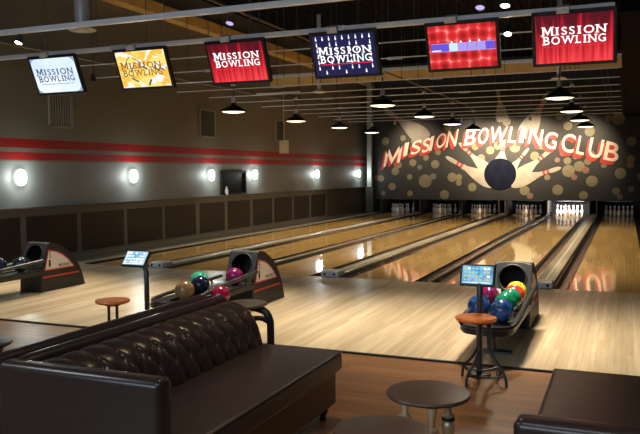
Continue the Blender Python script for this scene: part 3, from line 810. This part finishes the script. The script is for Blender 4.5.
# hanging cream board, cables
hs = thing('hanging_board', 'small cream board hanging on a rod in front of the red stripes', 'sign', (-6.85, 5.5, 2.36))
obj('board', box(B(), -.11, .11, -.05, .05, -.16, .16, .01), M['cream'], hs)
obj('rod', tube(B(), [(0, 0, .16), (0, 0, 1.35)], .008), M['steel'], hs)
obj('cross_bar', tube(B(), [(-.75, 0, 1.35), (.45, 0, 1.35)], .02), M['steel'], hs)
for s in (-1, 1):
    obj('support_wire', tube(B(), [(s*.4, 0, 1.36), (s*.4, 0, 3.83)], .005, 6), M['darksteel'], hs)
hc = thing('hanging_cables', 'pair of thin cables drooping from the roof below the last red screen', 'cable', (0, 10, 0))
for a in ((.40, .63), (.54, .71)):
    obj('cable', tube(B(), smooth_path([(a[0], 0, 6.2), (a[0], 0, 4.6), (a[0]+.04, 0, 4.2), (a[1]-.03, 0, 3.6), (a[1], 0, 3.0)], 5), .014, 6), mat('cable_grey', (.10, .09, .075), .5), hc)

# ------------------------------------------------------------------ ball returns
def ball_return(x, label, wide=False):
    t = thing('ball_return', label, 'ball return', (x, -2.95, 0), 'ball returns on the approach')
    W = .19
    # side profile (y, z) of the hood, y from the front face backwards
    prof = [(0, 0), (.02, .36), (.16, .70), (.20, .715), (.30, .70), (.42, .655), (.54, .585), (.66, .49), (.76, .38), (.84, .25), (.90, .10), (.93, 0)]
    sh = B()
    for s in (-1, 1):
        prism(sh, prof, 'x', s*W-.012, s*W+.012)
    # curved lid and back
    for (a, b) in zip(prof[2:], prof[3:]):
        prism(sh, [a, b, (b[0]-.012, b[1]-.016), (a[0]-.012, a[1]-.016)], 'x', -W, W)
    obj('hood_shell', sh, M['hood'], t, False)
    # grey front plate with a round mouth, leaning with the hood
    fp = B(); n = 32; lean = Vector((0, .14/.34, 1)).normalized(); o0 = Vector((0, .016, .345)); nrm = Vector((0, -1, .14/.34)).normalized()
    hh = .385; cz = .205; R0 = .150
    ins = []; outs = []
    def P(u, v, dpt): return o0+Vector((u, 0, 0))+lean*v+nrm*dpt
    for dpt in (.014, -.012):
        i_ = []; o_ = []
        for k in range(n):
            a = 2*PI*k/n+PI/n; cu, cv = math.cos(a), math.sin(a)
            i_.append(fp.verts.new(P(R0*cu, cz+R0*cv, dpt)))
            hw = W+.012; q = min(hw/max(1e-6, abs(cu)), (hh-cz if cv > 0 else cz)/max(1e-6, abs(cv)))
            u, v = q*cu, cz+q*cv
            cr = .085                                # rounded upper corners
            if v > hh-cr and abs(u) > hw-cr:
                dv = Vector((abs(u)-(hw-cr), v-(hh-cr)))
                if dv.length > cr: dv = dv.normalized()*cr
                u = math.copysign(hw-cr+dv.x, u); v = hh-cr+dv.y
            o_.append(fp.verts.new(P(u, v, dpt)))
        ins.append(i_); outs.append(o_)
    for k in range(n):
        j = (k+1) % n
        fp.faces.new((ins[0][k], ins[0][j], outs[0][j], outs[0][k])); fp.faces.new((ins[1][j], ins[1][k], outs[1][k], outs[1][j]))
        fp.faces.new((ins[0][j], ins[0][k], ins[1][k], ins[1][j])); fp.faces.new((outs[0][k], outs[0][j], outs[1][j], outs[1][k]))
    fo = obj('front_plate', fp, M['hoodgrey'], t, True)
    rg = B(); pts = [P(R0*math.cos(2*PI*k/28)*1.02, cz+R0*1.02*math.sin(2*PI*k/28), .016) for k in range(29)]
    tube(rg, pts, .012, 8, False); obj('mouth_rim', rg, M['hood'], fo, True)
    # dark throat
    th = B(); ra = [P(R0*.99*math.cos(2*PI*k/24), cz+R0*.99*math.sin(2*PI*k/24), 0) for k in range(24)]
    rb_ = [p+Vector((0, .30, -.03)) for p in ra]
    va = [th.verts.new(p) for p in ra]; vb = [th.verts.new(p) for p in rb_]
    for k in range(24): th.faces.new((va[k], va[(k+1) % 24], vb[(k+1) % 24], vb[k]))
    th.faces.new(vb); obj('throat', th, M['matblack'], t, True)
    st = B(); prism(st, [(P(-.17, .02, .016).y, P(0, .02, .016).z), (P(0, .02, .020).y, P(0, .02, .020).z), (P(0, .075, .020).y, P(0, .075, .020).z), (P(0, .075, .016).y, P(0, .075, .016).z)], 'x', -.175, -.115)
    obj('instruction_sticker', st, M['decal'], fo)
    obj('front_box', box(B(), -W-.004, W+.004, -.005, .06, .0, .345, .012), M['black'], t)
    # decals both sides
    for s in (-1, 1):
        X = s*(W+.0125)
        dz = B()
        pr = [(.155, .615), (.34, .575), (.46, .52), (.58, .435), (.68, .335), (.70, .305), (.06, .305)]
        dz.faces.new([dz.verts.new((X+s*.001, p[0], p[1])) for p in pr])
        obj('decal_border', dz, M['decalred'], t, normals=False)
        d2 = B(); pr2 = [(.165, .595), (.33, .557), (.45, .503), (.565, .422), (.655, .334), (.66, .325), (.088, .325)]
        d2.faces.new([d2.verts.new((X+s*.002, p[0], p[1])) for p in pr2]); de = obj('side_decal', d2, M['decal'], t, normals=False)
        rs = B(); rs.faces.new([rs.verts.new((X+s*.001, p[0], p[1])) for p in ((.03, .20), (.80, .20), (.79, .225), (.03, .225))]); obj('red_stripe', rs, M['decalred'], t, normals=False)
        tx = B()
        put_text(tx, 'MURREY', 0, .29, .338, .385, 0, .035, False, fn=(lambda q: (X+.003, .36+q[0], q[2])) if s > 0 else (lambda q: (X-.003, .64-q[0], q[2])))
        # small emblem: a round head over a pointed body, and short marks above it
        for (yc, zc, r) in ((.175, .44, .022), (.175, .40, .026)):
            fv = [tx.verts.new((X+s*.003, yc+r*math.cos(2*PI*k/10), zc+r*1.1*math.sin(2*PI*k/10))) for k in range(10)]; tx.faces.new(fv)
        tx.faces.new([tx.verts.new((X+s*.003, p[0], p[1])) for p in ((.155, .38), (.195, .38), (.185, .35), (.165, .345))])
        for zc in (.56, .525, .49):
            tx.faces.new([tx.verts.new((X+s*.003, p[0], p[1])) for p in ((.172, zc), (.20, zc+.003), (.20, zc+.024), (.172, zc+.02))])
        obj('decal_print', tx, M['decalink'], de, normals=False)
    # ball tray reaching toward the lounge
    tb = B(); Lr = -1.52
    out = []
    hw = .245
    for k in range(9):
        a = PI+PI*k/8; out.append((hw*math.cos(a)*1.0, Lr+.16*math.sin(a)*1.0+.0))
    out = [(-hw, .0)]+out+[(hw, 0)]
    prism(tb, out, 'z', .255, .335)
    bmesh.ops.bevel(tb, geom=[e for e in tb.edges if abs(e.verts[0].co.z-e.verts[1].co.z) < 1e-5], offset=.02, segments=2, affect='EDGES')
    obj('ball_tray', tb, M['pad'], t, True)
    for s in (-1, 1):
        obj('side_rail', tube(B(), smooth_path([(s*(hw+.012), -.0, .47 if s > 0 else .40), (s*(hw+.012), -.8, .42 if s > 0 else .375), (s*(hw+.008), Lr+.1, .36 if s > 0 else .345), (s*(hw-.03), Lr-.02, .325)], 5), .024, 8), M['black'], t, True)
        for yy in (-.25, -1.0):
            obj('rail_post', tube(B(), [(s*hw*.96, yy, .31), (s*(hw+.012), yy, (.452+.06*(yy+.25)) if s > 0 else .39+.02*yy)], .012, 6), M['black'], t)
    obj('centre_rail', box(B(), -.012, .012, Lr, -.02, .33, .355, .004), M['black'], t)
    obj('tray_stand', lathe(B(), [(.0, 0), (.03, 0), (.03, .26), (0, .26)], 0, -1.15, 0, 14), M['darksteel'], t, True)
    obj('stand_foot', box(B(), -.17, .17, -1.21, -1.09, .0, .016, .006), M['darksteel'], t)
    return t
BR = [-6.95, -3.49, -.085]
ball_return(BR[0], 'black ball return hood with white side decal, standing nearest the striped wall')
b2 = ball_return(BR[1], 'black ball return with white decal, behind the tufted sofa')
ball_return(BR[2], 'grey fronted ball return loaded with rainbow coloured balls')
sidet = B(); box(sidet, .275, .55, -1.25, -.82, .18, .235, .015)
obj('side_cradle', sidet, M['pad'], b2)
obj('cradle_post', tube(B(), [(.42, -1.03, 0), (.42, -1.03, .19)], .02), M['darksteel'], b2)

BALLC = {'blue': ((.010, .040, .16), (.06, .16, .40)), 'green': ((.005, .17, .085), (.02, .30, .16)), 'red': ((.62, .035, .025), (.75, .08, .05)), 'yellow': ((.62, .52, .02), (.72, .66, .08)),
         'magenta': ((.13, .005, .055), (.27, .02, .13)), 'brown': ((.25, .145, .06), (.34, .21, .095)), 'navy': ((.006, .008, .028), (.02, .026, .07)), 'mint': ((.02, .33, .19), (.05, .44, .27)), 'crimson': ((.24, .004, .03), (.40, .02, .08)), 'steel blue': ((.008, .014, .03), (.02, .035, .065))}
BM = {k: ballmat('ball_'+k.replace(' ', '_'), *v) for k, v in BALLC.items()}
_me = None
def ball(x, y, z, colr, label, hole=(-.3, -.75, .6)):
    global _me
    bm = B(); bmesh.ops.create_uvsphere(bm, u_segments=32, v_segments=20, radius=.1085)
    o = obj('bowling_ball', bm, BM[colr], None, True); o.location = (x, y, z)
    tag(o, label, 'bowling ball', 'bowling balls on the ball returns')
    h = B(); d = Vector(hole).normalized(); q = d.to_track_quat('Z', 'X').to_matrix()
    for a, b_ in ((0, .028), (-.02, -.012), (.02, -.012)):
        p = q @ Vector((a, b_, 0)); p = (d*.1085+p).normalized()*.1088
        lathe(h, [(0, .0004), (.0105, .0002), (.0105, -.012)], p.x, p.y, p.z, 12, p.normalized().to_track_quat('Z', 'X').to_matrix())
    obj('finger_holes', h, M['matblack'], o, normals=False)
    return o
ZB = .335+.1085
ball(BR[2]+.11, -4.33, ZB, 'blue', 'swirled blue ball at the lounge end of the rainbow row')
ball(BR[2]+.085, -3.92, ZB, 'green', 'green ball right behind the blue ball in the rainbow row', (.5, -.3, .8))
ball(BR[2]+.095, -3.67, ZB, 'green', 'green ball in front of the red ball in the rainbow row', (.2, .3, .9))
ball(BR[2]+.095, -3.42, ZB, 'red', 'bright red ball between green and yellow balls', (.5, -.2, .8))
ball(BR[2]+.085, -3.17, ZB, 'yellow', 'yellow ball at the mouth of the rainbow ball return', (.5, -.2, .8))
ball(BR[2]-.125, -4.19, ZB, 'blue', 'blue ball in front of the magenta ball, behind the console post', (.1, .2, .9))
ball(BR[2]-.125, -3.62, ZB, 'magenta', 'magenta ball behind the console screen on the rainbow return', (.4, -.5, .8))
ball(BR[1]+.11, -4.36, ZB, 'brown', 'tan brown ball on the return behind the tufted sofa', (-.1, -.2, .95))
ball(BR[1]+.085, -4.00, ZB, 'navy', 'dark navy ball beside the tan brown ball')
ball(BR[1]-.125, -3.68, ZB, 'mint', 'mint green ball behind the dark navy ball', (.6, -.3, .6))
ball(BR[1]+.095, -3.22, ZB, 'magenta', 'magenta ball at the mouth of the return behind the sofa', (.7, -.1, .7))
ball(-3.15, -3.99, .2365+.1085, 'crimson', 'crimson ball peeping past the end of the sofa back', (-.2, -.4, .9))
ball(BR[0]-.115, -3.42, ZB, 'steel blue', 'dark steel blue ball farther from the hood on the return nearest the wall')
ball(BR[0]+.105, -3.24, ZB, 'steel blue', 'dark steel blue ball next to the mouth of the return nearest the wall')

# ------------------------------------------------------------------ consoles
def console(px, sx, y, label, screen, tilt):
    t = thing('score_console', label, 'console', (px, y, 0), 'scoring consoles')
    obj('base_plate', lathe(B(), [(0, 0), (.10, 0), (.10, .012), (.035, .02), (0, .02)], seg=24), M['black'], t, True)
    d = sx-px
    obj('post', tube(B(), smooth_path([(0, 0, .01), (0, 0, .35), (0, 0, .60), (d*.08, .012, .72), (d*.5, .05, .785), (d*.8, .07, .80)], 5), .026, 12), mat('console_post', (.030, .034, .040), .35), t, True)
    R_ = Matrix.Rotation(-tilt, 4, 'X'); T_ = Matrix.Translation((d, .06, .835))
    h = B(); box(h, -.150, .150, -.014, .022, -.098, .098, .012, 2); bmesh.ops.transform(h, matrix=T_ @ R_, verts=h.verts); ho = obj('screen_housing', h, M['black'], t, True)
    s = B(); box(s, -.130, .130, -.018, -.012, -.079, .079); bmesh.ops.transform(s, matrix=T_ @ R_, verts=s.verts); obj('screen', s, screen, t)
    g = B()
    rnd = random.Random(int(px*100))
    for r in range(4):
        for c in range(7):
            if rnd.random() < .72:
                rect_xz(g, -.115+c*.033, -.115+c*.033+.022, .055-r*.034-.009, .055-r*.034+.009, -.020, rnd.choice((0, 1, 2, 3, 3)) if screen is M['con_blue'] else 0)
    rect_xz(g, -.115, .115, -.072, -.067, -.020, 0)
    bmesh.ops.transform(g, matrix=T_ @ R_, verts=g.verts); obj('score_grid', g, [M['e_white'], M['e_yellow'], M['e_pink'], M['e_cyan']], t, normals=False)
    return t
console(-.07, -.10, -4.92, 'scoring console with coloured grid screen, near the rainbow balls', M['con_blue'], math.radians(24))
console(-3.47, -3.64, -4.92, 'scoring console with pale blue screen on a curved post behind the sofa', M['con_pale'], math.radians(38))

# ------------------------------------------------------------------ stools with bent legs
def stool(x, y, label, rz, top, h=.53, off=(0, 0)):
    t = thing('stool', label, 'stool', (x, y, -.012), 'stools with bent legs', rz)
    obj('seat', lathe(B(), [(0, h-.034), (.14, h-.034), (.16, h-.026), (.168, h-.012), (.162, h), (.12, h-.003), (0, h-.007)], off[0], off[1], 0, seg=36), top, t, True)
    obj('seat_plate', lathe(B(), [(0, h-.055), (.075, h-.055), (.075, h-.034), (0, h-.034)], off[0]*.6, off[1]*.6, 0, seg=20), M['black'], t, True)
    for k in range(4):
        a = PI/4+k*PI/2; c, s = math.cos(a), math.sin(a)
        rr = [(.055, h-.05), (.055, h-.20), (.065, h-.27), (.12, h-.36), (.195, .11), (.220, .06), (.225, .0)]
        obj('leg', tube(B(), smooth_path([(r*c, r*s, z) for r, z in rr], 4), .0115, 8), M['black'], t, True)
    st = B()
    for k in range(4):
        a = PI/4+k*PI/2; b_ = a+PI/2
        p = Vector((  .211*math.cos(a),   .211*math.sin(a), .085)); q = Vector((  .211*math.cos(b_),   .211*math.sin(b_), .085)); m_ = (p+q)/2*.72
        tube(st, smooth_path([p, m_, q], 6), .009, 8)
    obj('stretcher', st, M['black'], t, True)
stool(.0, -5.10, 'stool with orange wood seat standing in front of the rainbow ball return', .30, M['seatwood'], .545, (-.07, -.03))
stool(-3.57, -5.34, 'stool with orange wood seat beyond the tufted sofa', .75, M['seatwood'], .50)

# side table at the end of the sofa
sd = thing('side_table', 'brown round side table with bent tube leg at the tufted sofa end', 'side table', (-1.96, -5.55, -.012))
obj('table_top', lathe(B(), [(0, .580), (.15, .580), (.172, .590), (.175, .602), (.165, .612), (0, .612)], seg=40), M['sidewood'], sd, True)
obj('leg', tube(B(), smooth_path([(-.02, .02, .575), (.10, .01, .56), (.175, 0, .535), (.215, 0, .47), (.222, 0, .36), (.222, 0, .02)], 6), .032, 12), M['black'], sd, True)
obj('brace', tube(B(), smooth_path([(-.10, -.03, .57), (-.03, -.06, .52), (.05, -.06, .485), (.15, -.04, .49), (.215, 0, .45)], 6), .022, 10), M['black'], sd, True)
obj('foot_plate', lathe(B(), [(0, 0), (.20, 0), (.20, .012), (.04, .02), (0, .02)], .06, 0, 0, 28), M['black'], sd, True)

# ------------------------------------------------------------------ sofas
def sofa(name_label, xb, sgn, y0=-8.45, low=0.0):
    """back plane at xb, front toward sgn; local y runs from the near arm to the open far end"""
    t = thing('tufted_sofa', name_label, 'sofa', (xb, y0, -.012), 'long brown leather sofas')
    L0, L1 = 0.0, 2.07
    SX = lambda x: sgn*max(x-.075, .004)
    zo = .012
    # base and feet
    ba = B(); box(ba, min(SX(.06), SX(1.085)), max(SX(.06), SX(1.085)), .03, L1-.02, .11, .345, .015); obj('base', ba, M['leather'], t)
    for (fx, fy) in ((.12, .10), (1.01, .10), (.12, L1-.09), (1.01, L1-.09), (1.01, 1.05)):
        obj('foot', lathe(B(), [(0, 0), (.022, 0), (.026, .015), (.018, .03), (.034, .06), (.040, .085), (.030, .10), (.030, .112), (0, .112)], SX(fx), fy, 0, 14), M['matblack'], t, True)
    # seat cushion
    se = B(); box(se, min(SX(.30), SX(1.13)), max(SX(.30), SX(1.13)), .11, L1+.0, .345, .486, .035, 4)
    so = obj('seat', se, M['leatherseat'], t, True)
    pg = B()
    ring = [(SX(1.12), .14, .476), (SX(1.12), L1-.01, .476), (SX(.40), L1-.01, .476)]
    tube(pg, ring[:2], .006, 6); tube(pg, ring[1:], .006, 6)
    obj('piping', pg, M['leather'], so, True)
    # back body behind the tufting
    bk = B(); prism(bk, [(SX(.035), .11), (SX(.035), .74), (SX(.10), .755), (SX(.18), .745), (SX(.27), .745), (SX(.40), .66), (SX(.45), .55), (SX(.46), .34), (SX(.46), .11)], 'y', .05, L1-.02)
    obj('back_body', bk, M['leather'], t)
    # rolled top edge
    rl = B(); pts = [(SX(.150), y, .768) for y in [0.02+(L1-.03)*k/30 for k in range(31)]]
    tube(rl, pts, [.030]+[.050]+[.055]*28+[.053], 14); obj('top_roll', rl, M['leather'], t, True)
    # tufted face
    tf = B(); nu, nv = 300, 60
    Yt0, Yt1 = .10, L1-.035
    prof = [(.160, .730), (.185, .775-low), (.235, .790-low), (.325, .775-low), (.395, .727-low*.4), (.450, .660), (.488, .58), (.508, .50), (.512, .42)]
    pp_ = smooth_path([(x, 0, z) for x, z in prof], 12)
    cum = [0]
    for a, b_ in zip(pp_, pp_[1:]): cum.append(cum[-1]+(b_-a).length)
    def at(s):
        s = max(0, min(cum[-1]-1e-6, s))
        for k in range(len(cum)-1):
            if cum[k] <= s <= cum[k+1]:
                f = (s-cum[k])/(cum[k+1]-cum[k]); p = pp_[k].lerp(pp_[k+1], f); d = (pp_[min(k+2, len(pp_)-1)]-pp_[max(k-1, 0)]).normalized()
                return p, Vector((-d.z, 0, d.x))*-1
    du, dv = .156, .27
    s_row1 = .270
    grid = []
    for i in range(nu+1):
        y = Yt0+(Yt1-Yt0)*i/nu; rowv = []
        for j in range(nv+1):
            s = cum[-1]*j/nv; p, nn = at(s)
            if nn.x < 0 and nn.z < 0: nn = -nn
            pq = (y-.42)/(du); q = (s-s_row1)/(dv/2)
            A = (pq+q*.5); Bq = (pq-q*.5)
            if q < 0: A = Bq = pq        # above the first row the pleats run straight to the roll
            v = (abs(math.sin(PI*A))*abs(math.sin(PI*Bq)))**.24
            h = (.020 if q > 0 else .020-.010*min(1, -q*1.6))*v
            # button pits
            for (by, bs) in ((round(pq), 0), (round(pq-.5)+.5, 1), (round(pq), 2)):
                dd = ((pq-by)*du)**2+((q-bs)*dv/2)**2
                h -= .014*math.exp(-dd/(.017**2))
            edge = min(1, (s/.12), (cum[-1]-s)/.03, (y-Yt0)/.03+.15, (Yt1-y)/.03+.15)
            h = h*max(0, edge)
            o = p+nn*h
            rowv.append(tf.verts.new((SX(o.x), y, o.z)))
        grid.append(rowv)
    for i in range(nu):
        for j in range(nv):
            tf.faces.new((grid[i][j], grid[i+1][j], grid[i+1][j+1], grid[i][j+1]))
    # closed ends down to the seat
    for g_ in (grid[0], grid[-1]):
        lo_ = [tf.verts.new((SX(.20), g_[0].co.y, .42))]
        tf.faces.new(g_+lo_)
    tb_ = obj('tufted_back', tf, M['leather'], t)
    for p_ in tb_.data.polygons: p_.use_smooth = True
    bt_ = B()
    for row in range(2):
        p, nn = at(s_row1+row*dv/2)
        if nn.x < 0 and nn.z < 0: nn = -nn
        k = 0
        while True:
            y = .42-2*du+du*(k+(.5 if row else 0)); k += 1
            if y > Yt1-.05: break
            if y < Yt0+.04: continue
            c = p-nn*.002
            bmesh.ops.create_uvsphere(bt_, u_segments=10, v_segments=6, radius=.008, matrix=Matrix.Translation((SX(c.x), y, c.z)))
    obj('buttons', bt_, M['leather'], tb_, True)
    # near arm, as tall as the back
    ar = B(); box(ar, min(SX(.0), SX(1.045 if sgn > 0 else 1.10)), max(SX(.0), SX(1.045 if sgn > 0 else 1.10)), -.005, .115, .11, .812, .038, 5)
    obj('arm', ar, M['leather'], t, True)
    return t
sofa('long brown tufted leather sofa facing the round tables, its arm toward us', -1.81, 1, -8.45, .005)
sofa('brown leather sofa standing back to back with the long tufted one', -1.81, -1, -8.45, .11)
sofa('brown leather sofa with broad plain seat, across the round tables from the tufted one', 1.705, -1, -8.37, .03)

# ------------------------------------------------------------------ round cocktail tables
def cocktail(x, y, r, h, label, rz):
    t = thing('cocktail_table', label, 'table', (x, y, -.012), 'round tables with brass legs', rz)
    obj('table_top', lathe(B(), [(0, h-.032), (r-.03, h-.032), (r-.008, h-.026), (r, h-.014), (r-.006, h-.003), (r-.02, h), (0, h)], seg=56), M['tabletop'], t, True)
    prof = [(0, 0), (.030, 0), (.032, .02), (.022, .04), (.018, .08), (.027, .15), (.037, .20), (.040, .235), (.030, .262), (.024, .27), (.036, .282), (.036, .296), (.022, .305), (.019, .33), (.024, .37), (.034, h-.045), (.036, h-.032), (0, h-.032)]
    for k in range(3):
        a = rz+2*PI*k/3
        lg = obj('leg', lathe(B(), prof, r*.60*math.cos(a), r*.60*math.sin(a), 0, 18), M['brass'], t, True)
        cl = B(); lathe(cl, [(.024, .268), (.040, .270), (.040, .292), (.024, .294)], r*.60*math.cos(a), r*.60*math.sin(a), 0, 18); obj('collar', cl, M['brass'] if k else M['darkwood'], lg, True)
    return t
cocktail(.02, -7.03, .245, .465, 'round dark wood table on turned brass legs, whole top in view', .45)
cocktail(-.03, -7.74, .245, .465, 'round dark wood table cut off by the bottom of the frame', .2)
cocktail(-3.47, -7.05, .245, .465, 'round dark table standing beyond the two sofa backs', .3)

# ------------------------------------------------------------------ fill lights added behind the camera, out of view
def lounge_fill(x, y, z, e, sx, sy, col, label, rx=0.0, ry=0.0):  # added panel with area lamp, brightens the leather
    t = thing('fill_panel', label, 'added fill light', (x, y, z))
    obj('frame', box(B(), -sx/2-.05, sx/2+.05, -sy/2-.05, sy/2+.05, .01, .09), M['darksteel'], t)
    obj('glow_panel', box(B(), -sx/2, sx/2, -sy/2, sy/2, -.002, .008), emis('fill_glow', col, 1.0), t)
    for s in (-1, 1):
        obj('hanging_rod', tube(B(), [(s*sx*.4, 0, .08), (s*sx*.4, 0, 6.2-z)], .008), M['darksteel'], t)
    l = bpy.data.lights.new('fill_lamp', 'AREA'); l.shape = 'RECTANGLE'; l.size = sx; l.size_y = sy; l.energy = e; l.color = col
    lo = bpy.data.objects.new('fill_lamp', l); lo.location = (0, 0, -.012); link(lo, t)
lounge_fill(-4.3, -9.6, 3.9, 70, 2.0, .5, (.86, .92, 1.0), 'added unseen fill panel over the lounge on the wall side')
lounge_fill(.6, -10.2, 3.9, 28, 2.4, .4, (.95, .95, 1.0), 'added unseen fill panel over the lounge above the sofas')

wd = thing('added_window', 'added long high window, out of view in the lounge back wall', 'window', (-2.5, -17, 3.9)); wd['kind'] = 'structure'  # window added out of view to light rails and leather
fb = B()
for s_ in (-1, 1): box(fb, -4.6, 4.6, 0, .08, s_*.85-.05, s_*.85+.05); box(fb, s_*4.55-.05, s_*4.55+.05, 0, .08, -.9, .9)
for k in range(1, 5): box(fb, -4.6+1.84*k-.03, -4.6+1.84*k+.03, 0, .06, -.85, .85)
obj('window_frame', fb, M['darksteel'], wd)
obj('pane', box(B(), -4.5, 4.5, .005, .02, -.8, .8), emis('added_daylit_glass', (.70, .85, 1.0), 2.0), wd)
l = bpy.data.lights.new('fill_daylight', 'AREA'); l.shape = 'RECTANGLE'; l.size = 9; l.size_y = 1.6; l.energy = 330; l.color = (.72, .86, 1.0)
lo = bpy.data.objects.new('fill_daylight', l); lo.location = (0, .1, 0); link(lo, wd); lo.rotation_euler = (math.radians(90), 0, 0)

# ------------------------------------------------------------------ world, camera
w = bpy.data.worlds.new('World'); S.world = w; w.use_nodes = True
w.node_tree.nodes['Background'].inputs[0].default_value = (.02, .02, .022, 1); w.node_tree.nodes['Background'].inputs[1].default_value = 1

yaw, pit, roll, cx, ch, D = .3955, .0611, -.0057, 1.0547, 1.7247, 11.1244
fw = Vector((-math.sin(yaw)*math.cos(pit), math.cos(yaw)*math.cos(pit), -math.sin(pit)))
r0 = Vector((math.cos(yaw), math.sin(yaw), 0)); u0 = r0.cross(fw)
rr = r0*math.cos(roll)+u0*math.sin(roll); uu = u0*math.cos(roll)-r0*math.sin(roll)
cd = bpy.data.cameras.new('Camera'); cam = bpy.data.objects.new('Camera', cd); C.objects.link(cam)
cam.matrix_world = Matrix(((rr.x, uu.x, -fw.x, cx), (rr.y, uu.y, -fw.y, -D), (rr.z, uu.z, -fw.z, ch), (0, 0, 0, 1)))
cd.sensor_width = 36; cd.sensor_fit = 'HORIZONTAL'; cd.lens = 731.94/640*36; cd.clip_start = .05; cd.clip_end = 100
S.camera = cam
S.view_settings.view_transform = 'Standard'; S.view_settings.look = 'None'
S.view_settings.exposure = 0; S.view_settings.gamma = 1; S.view_settings.use_curve_mapping = False
S.cycles.use_denoising = True
S.cycles.max_bounces = 6; S.cycles.sample_clamp_indirect = 4
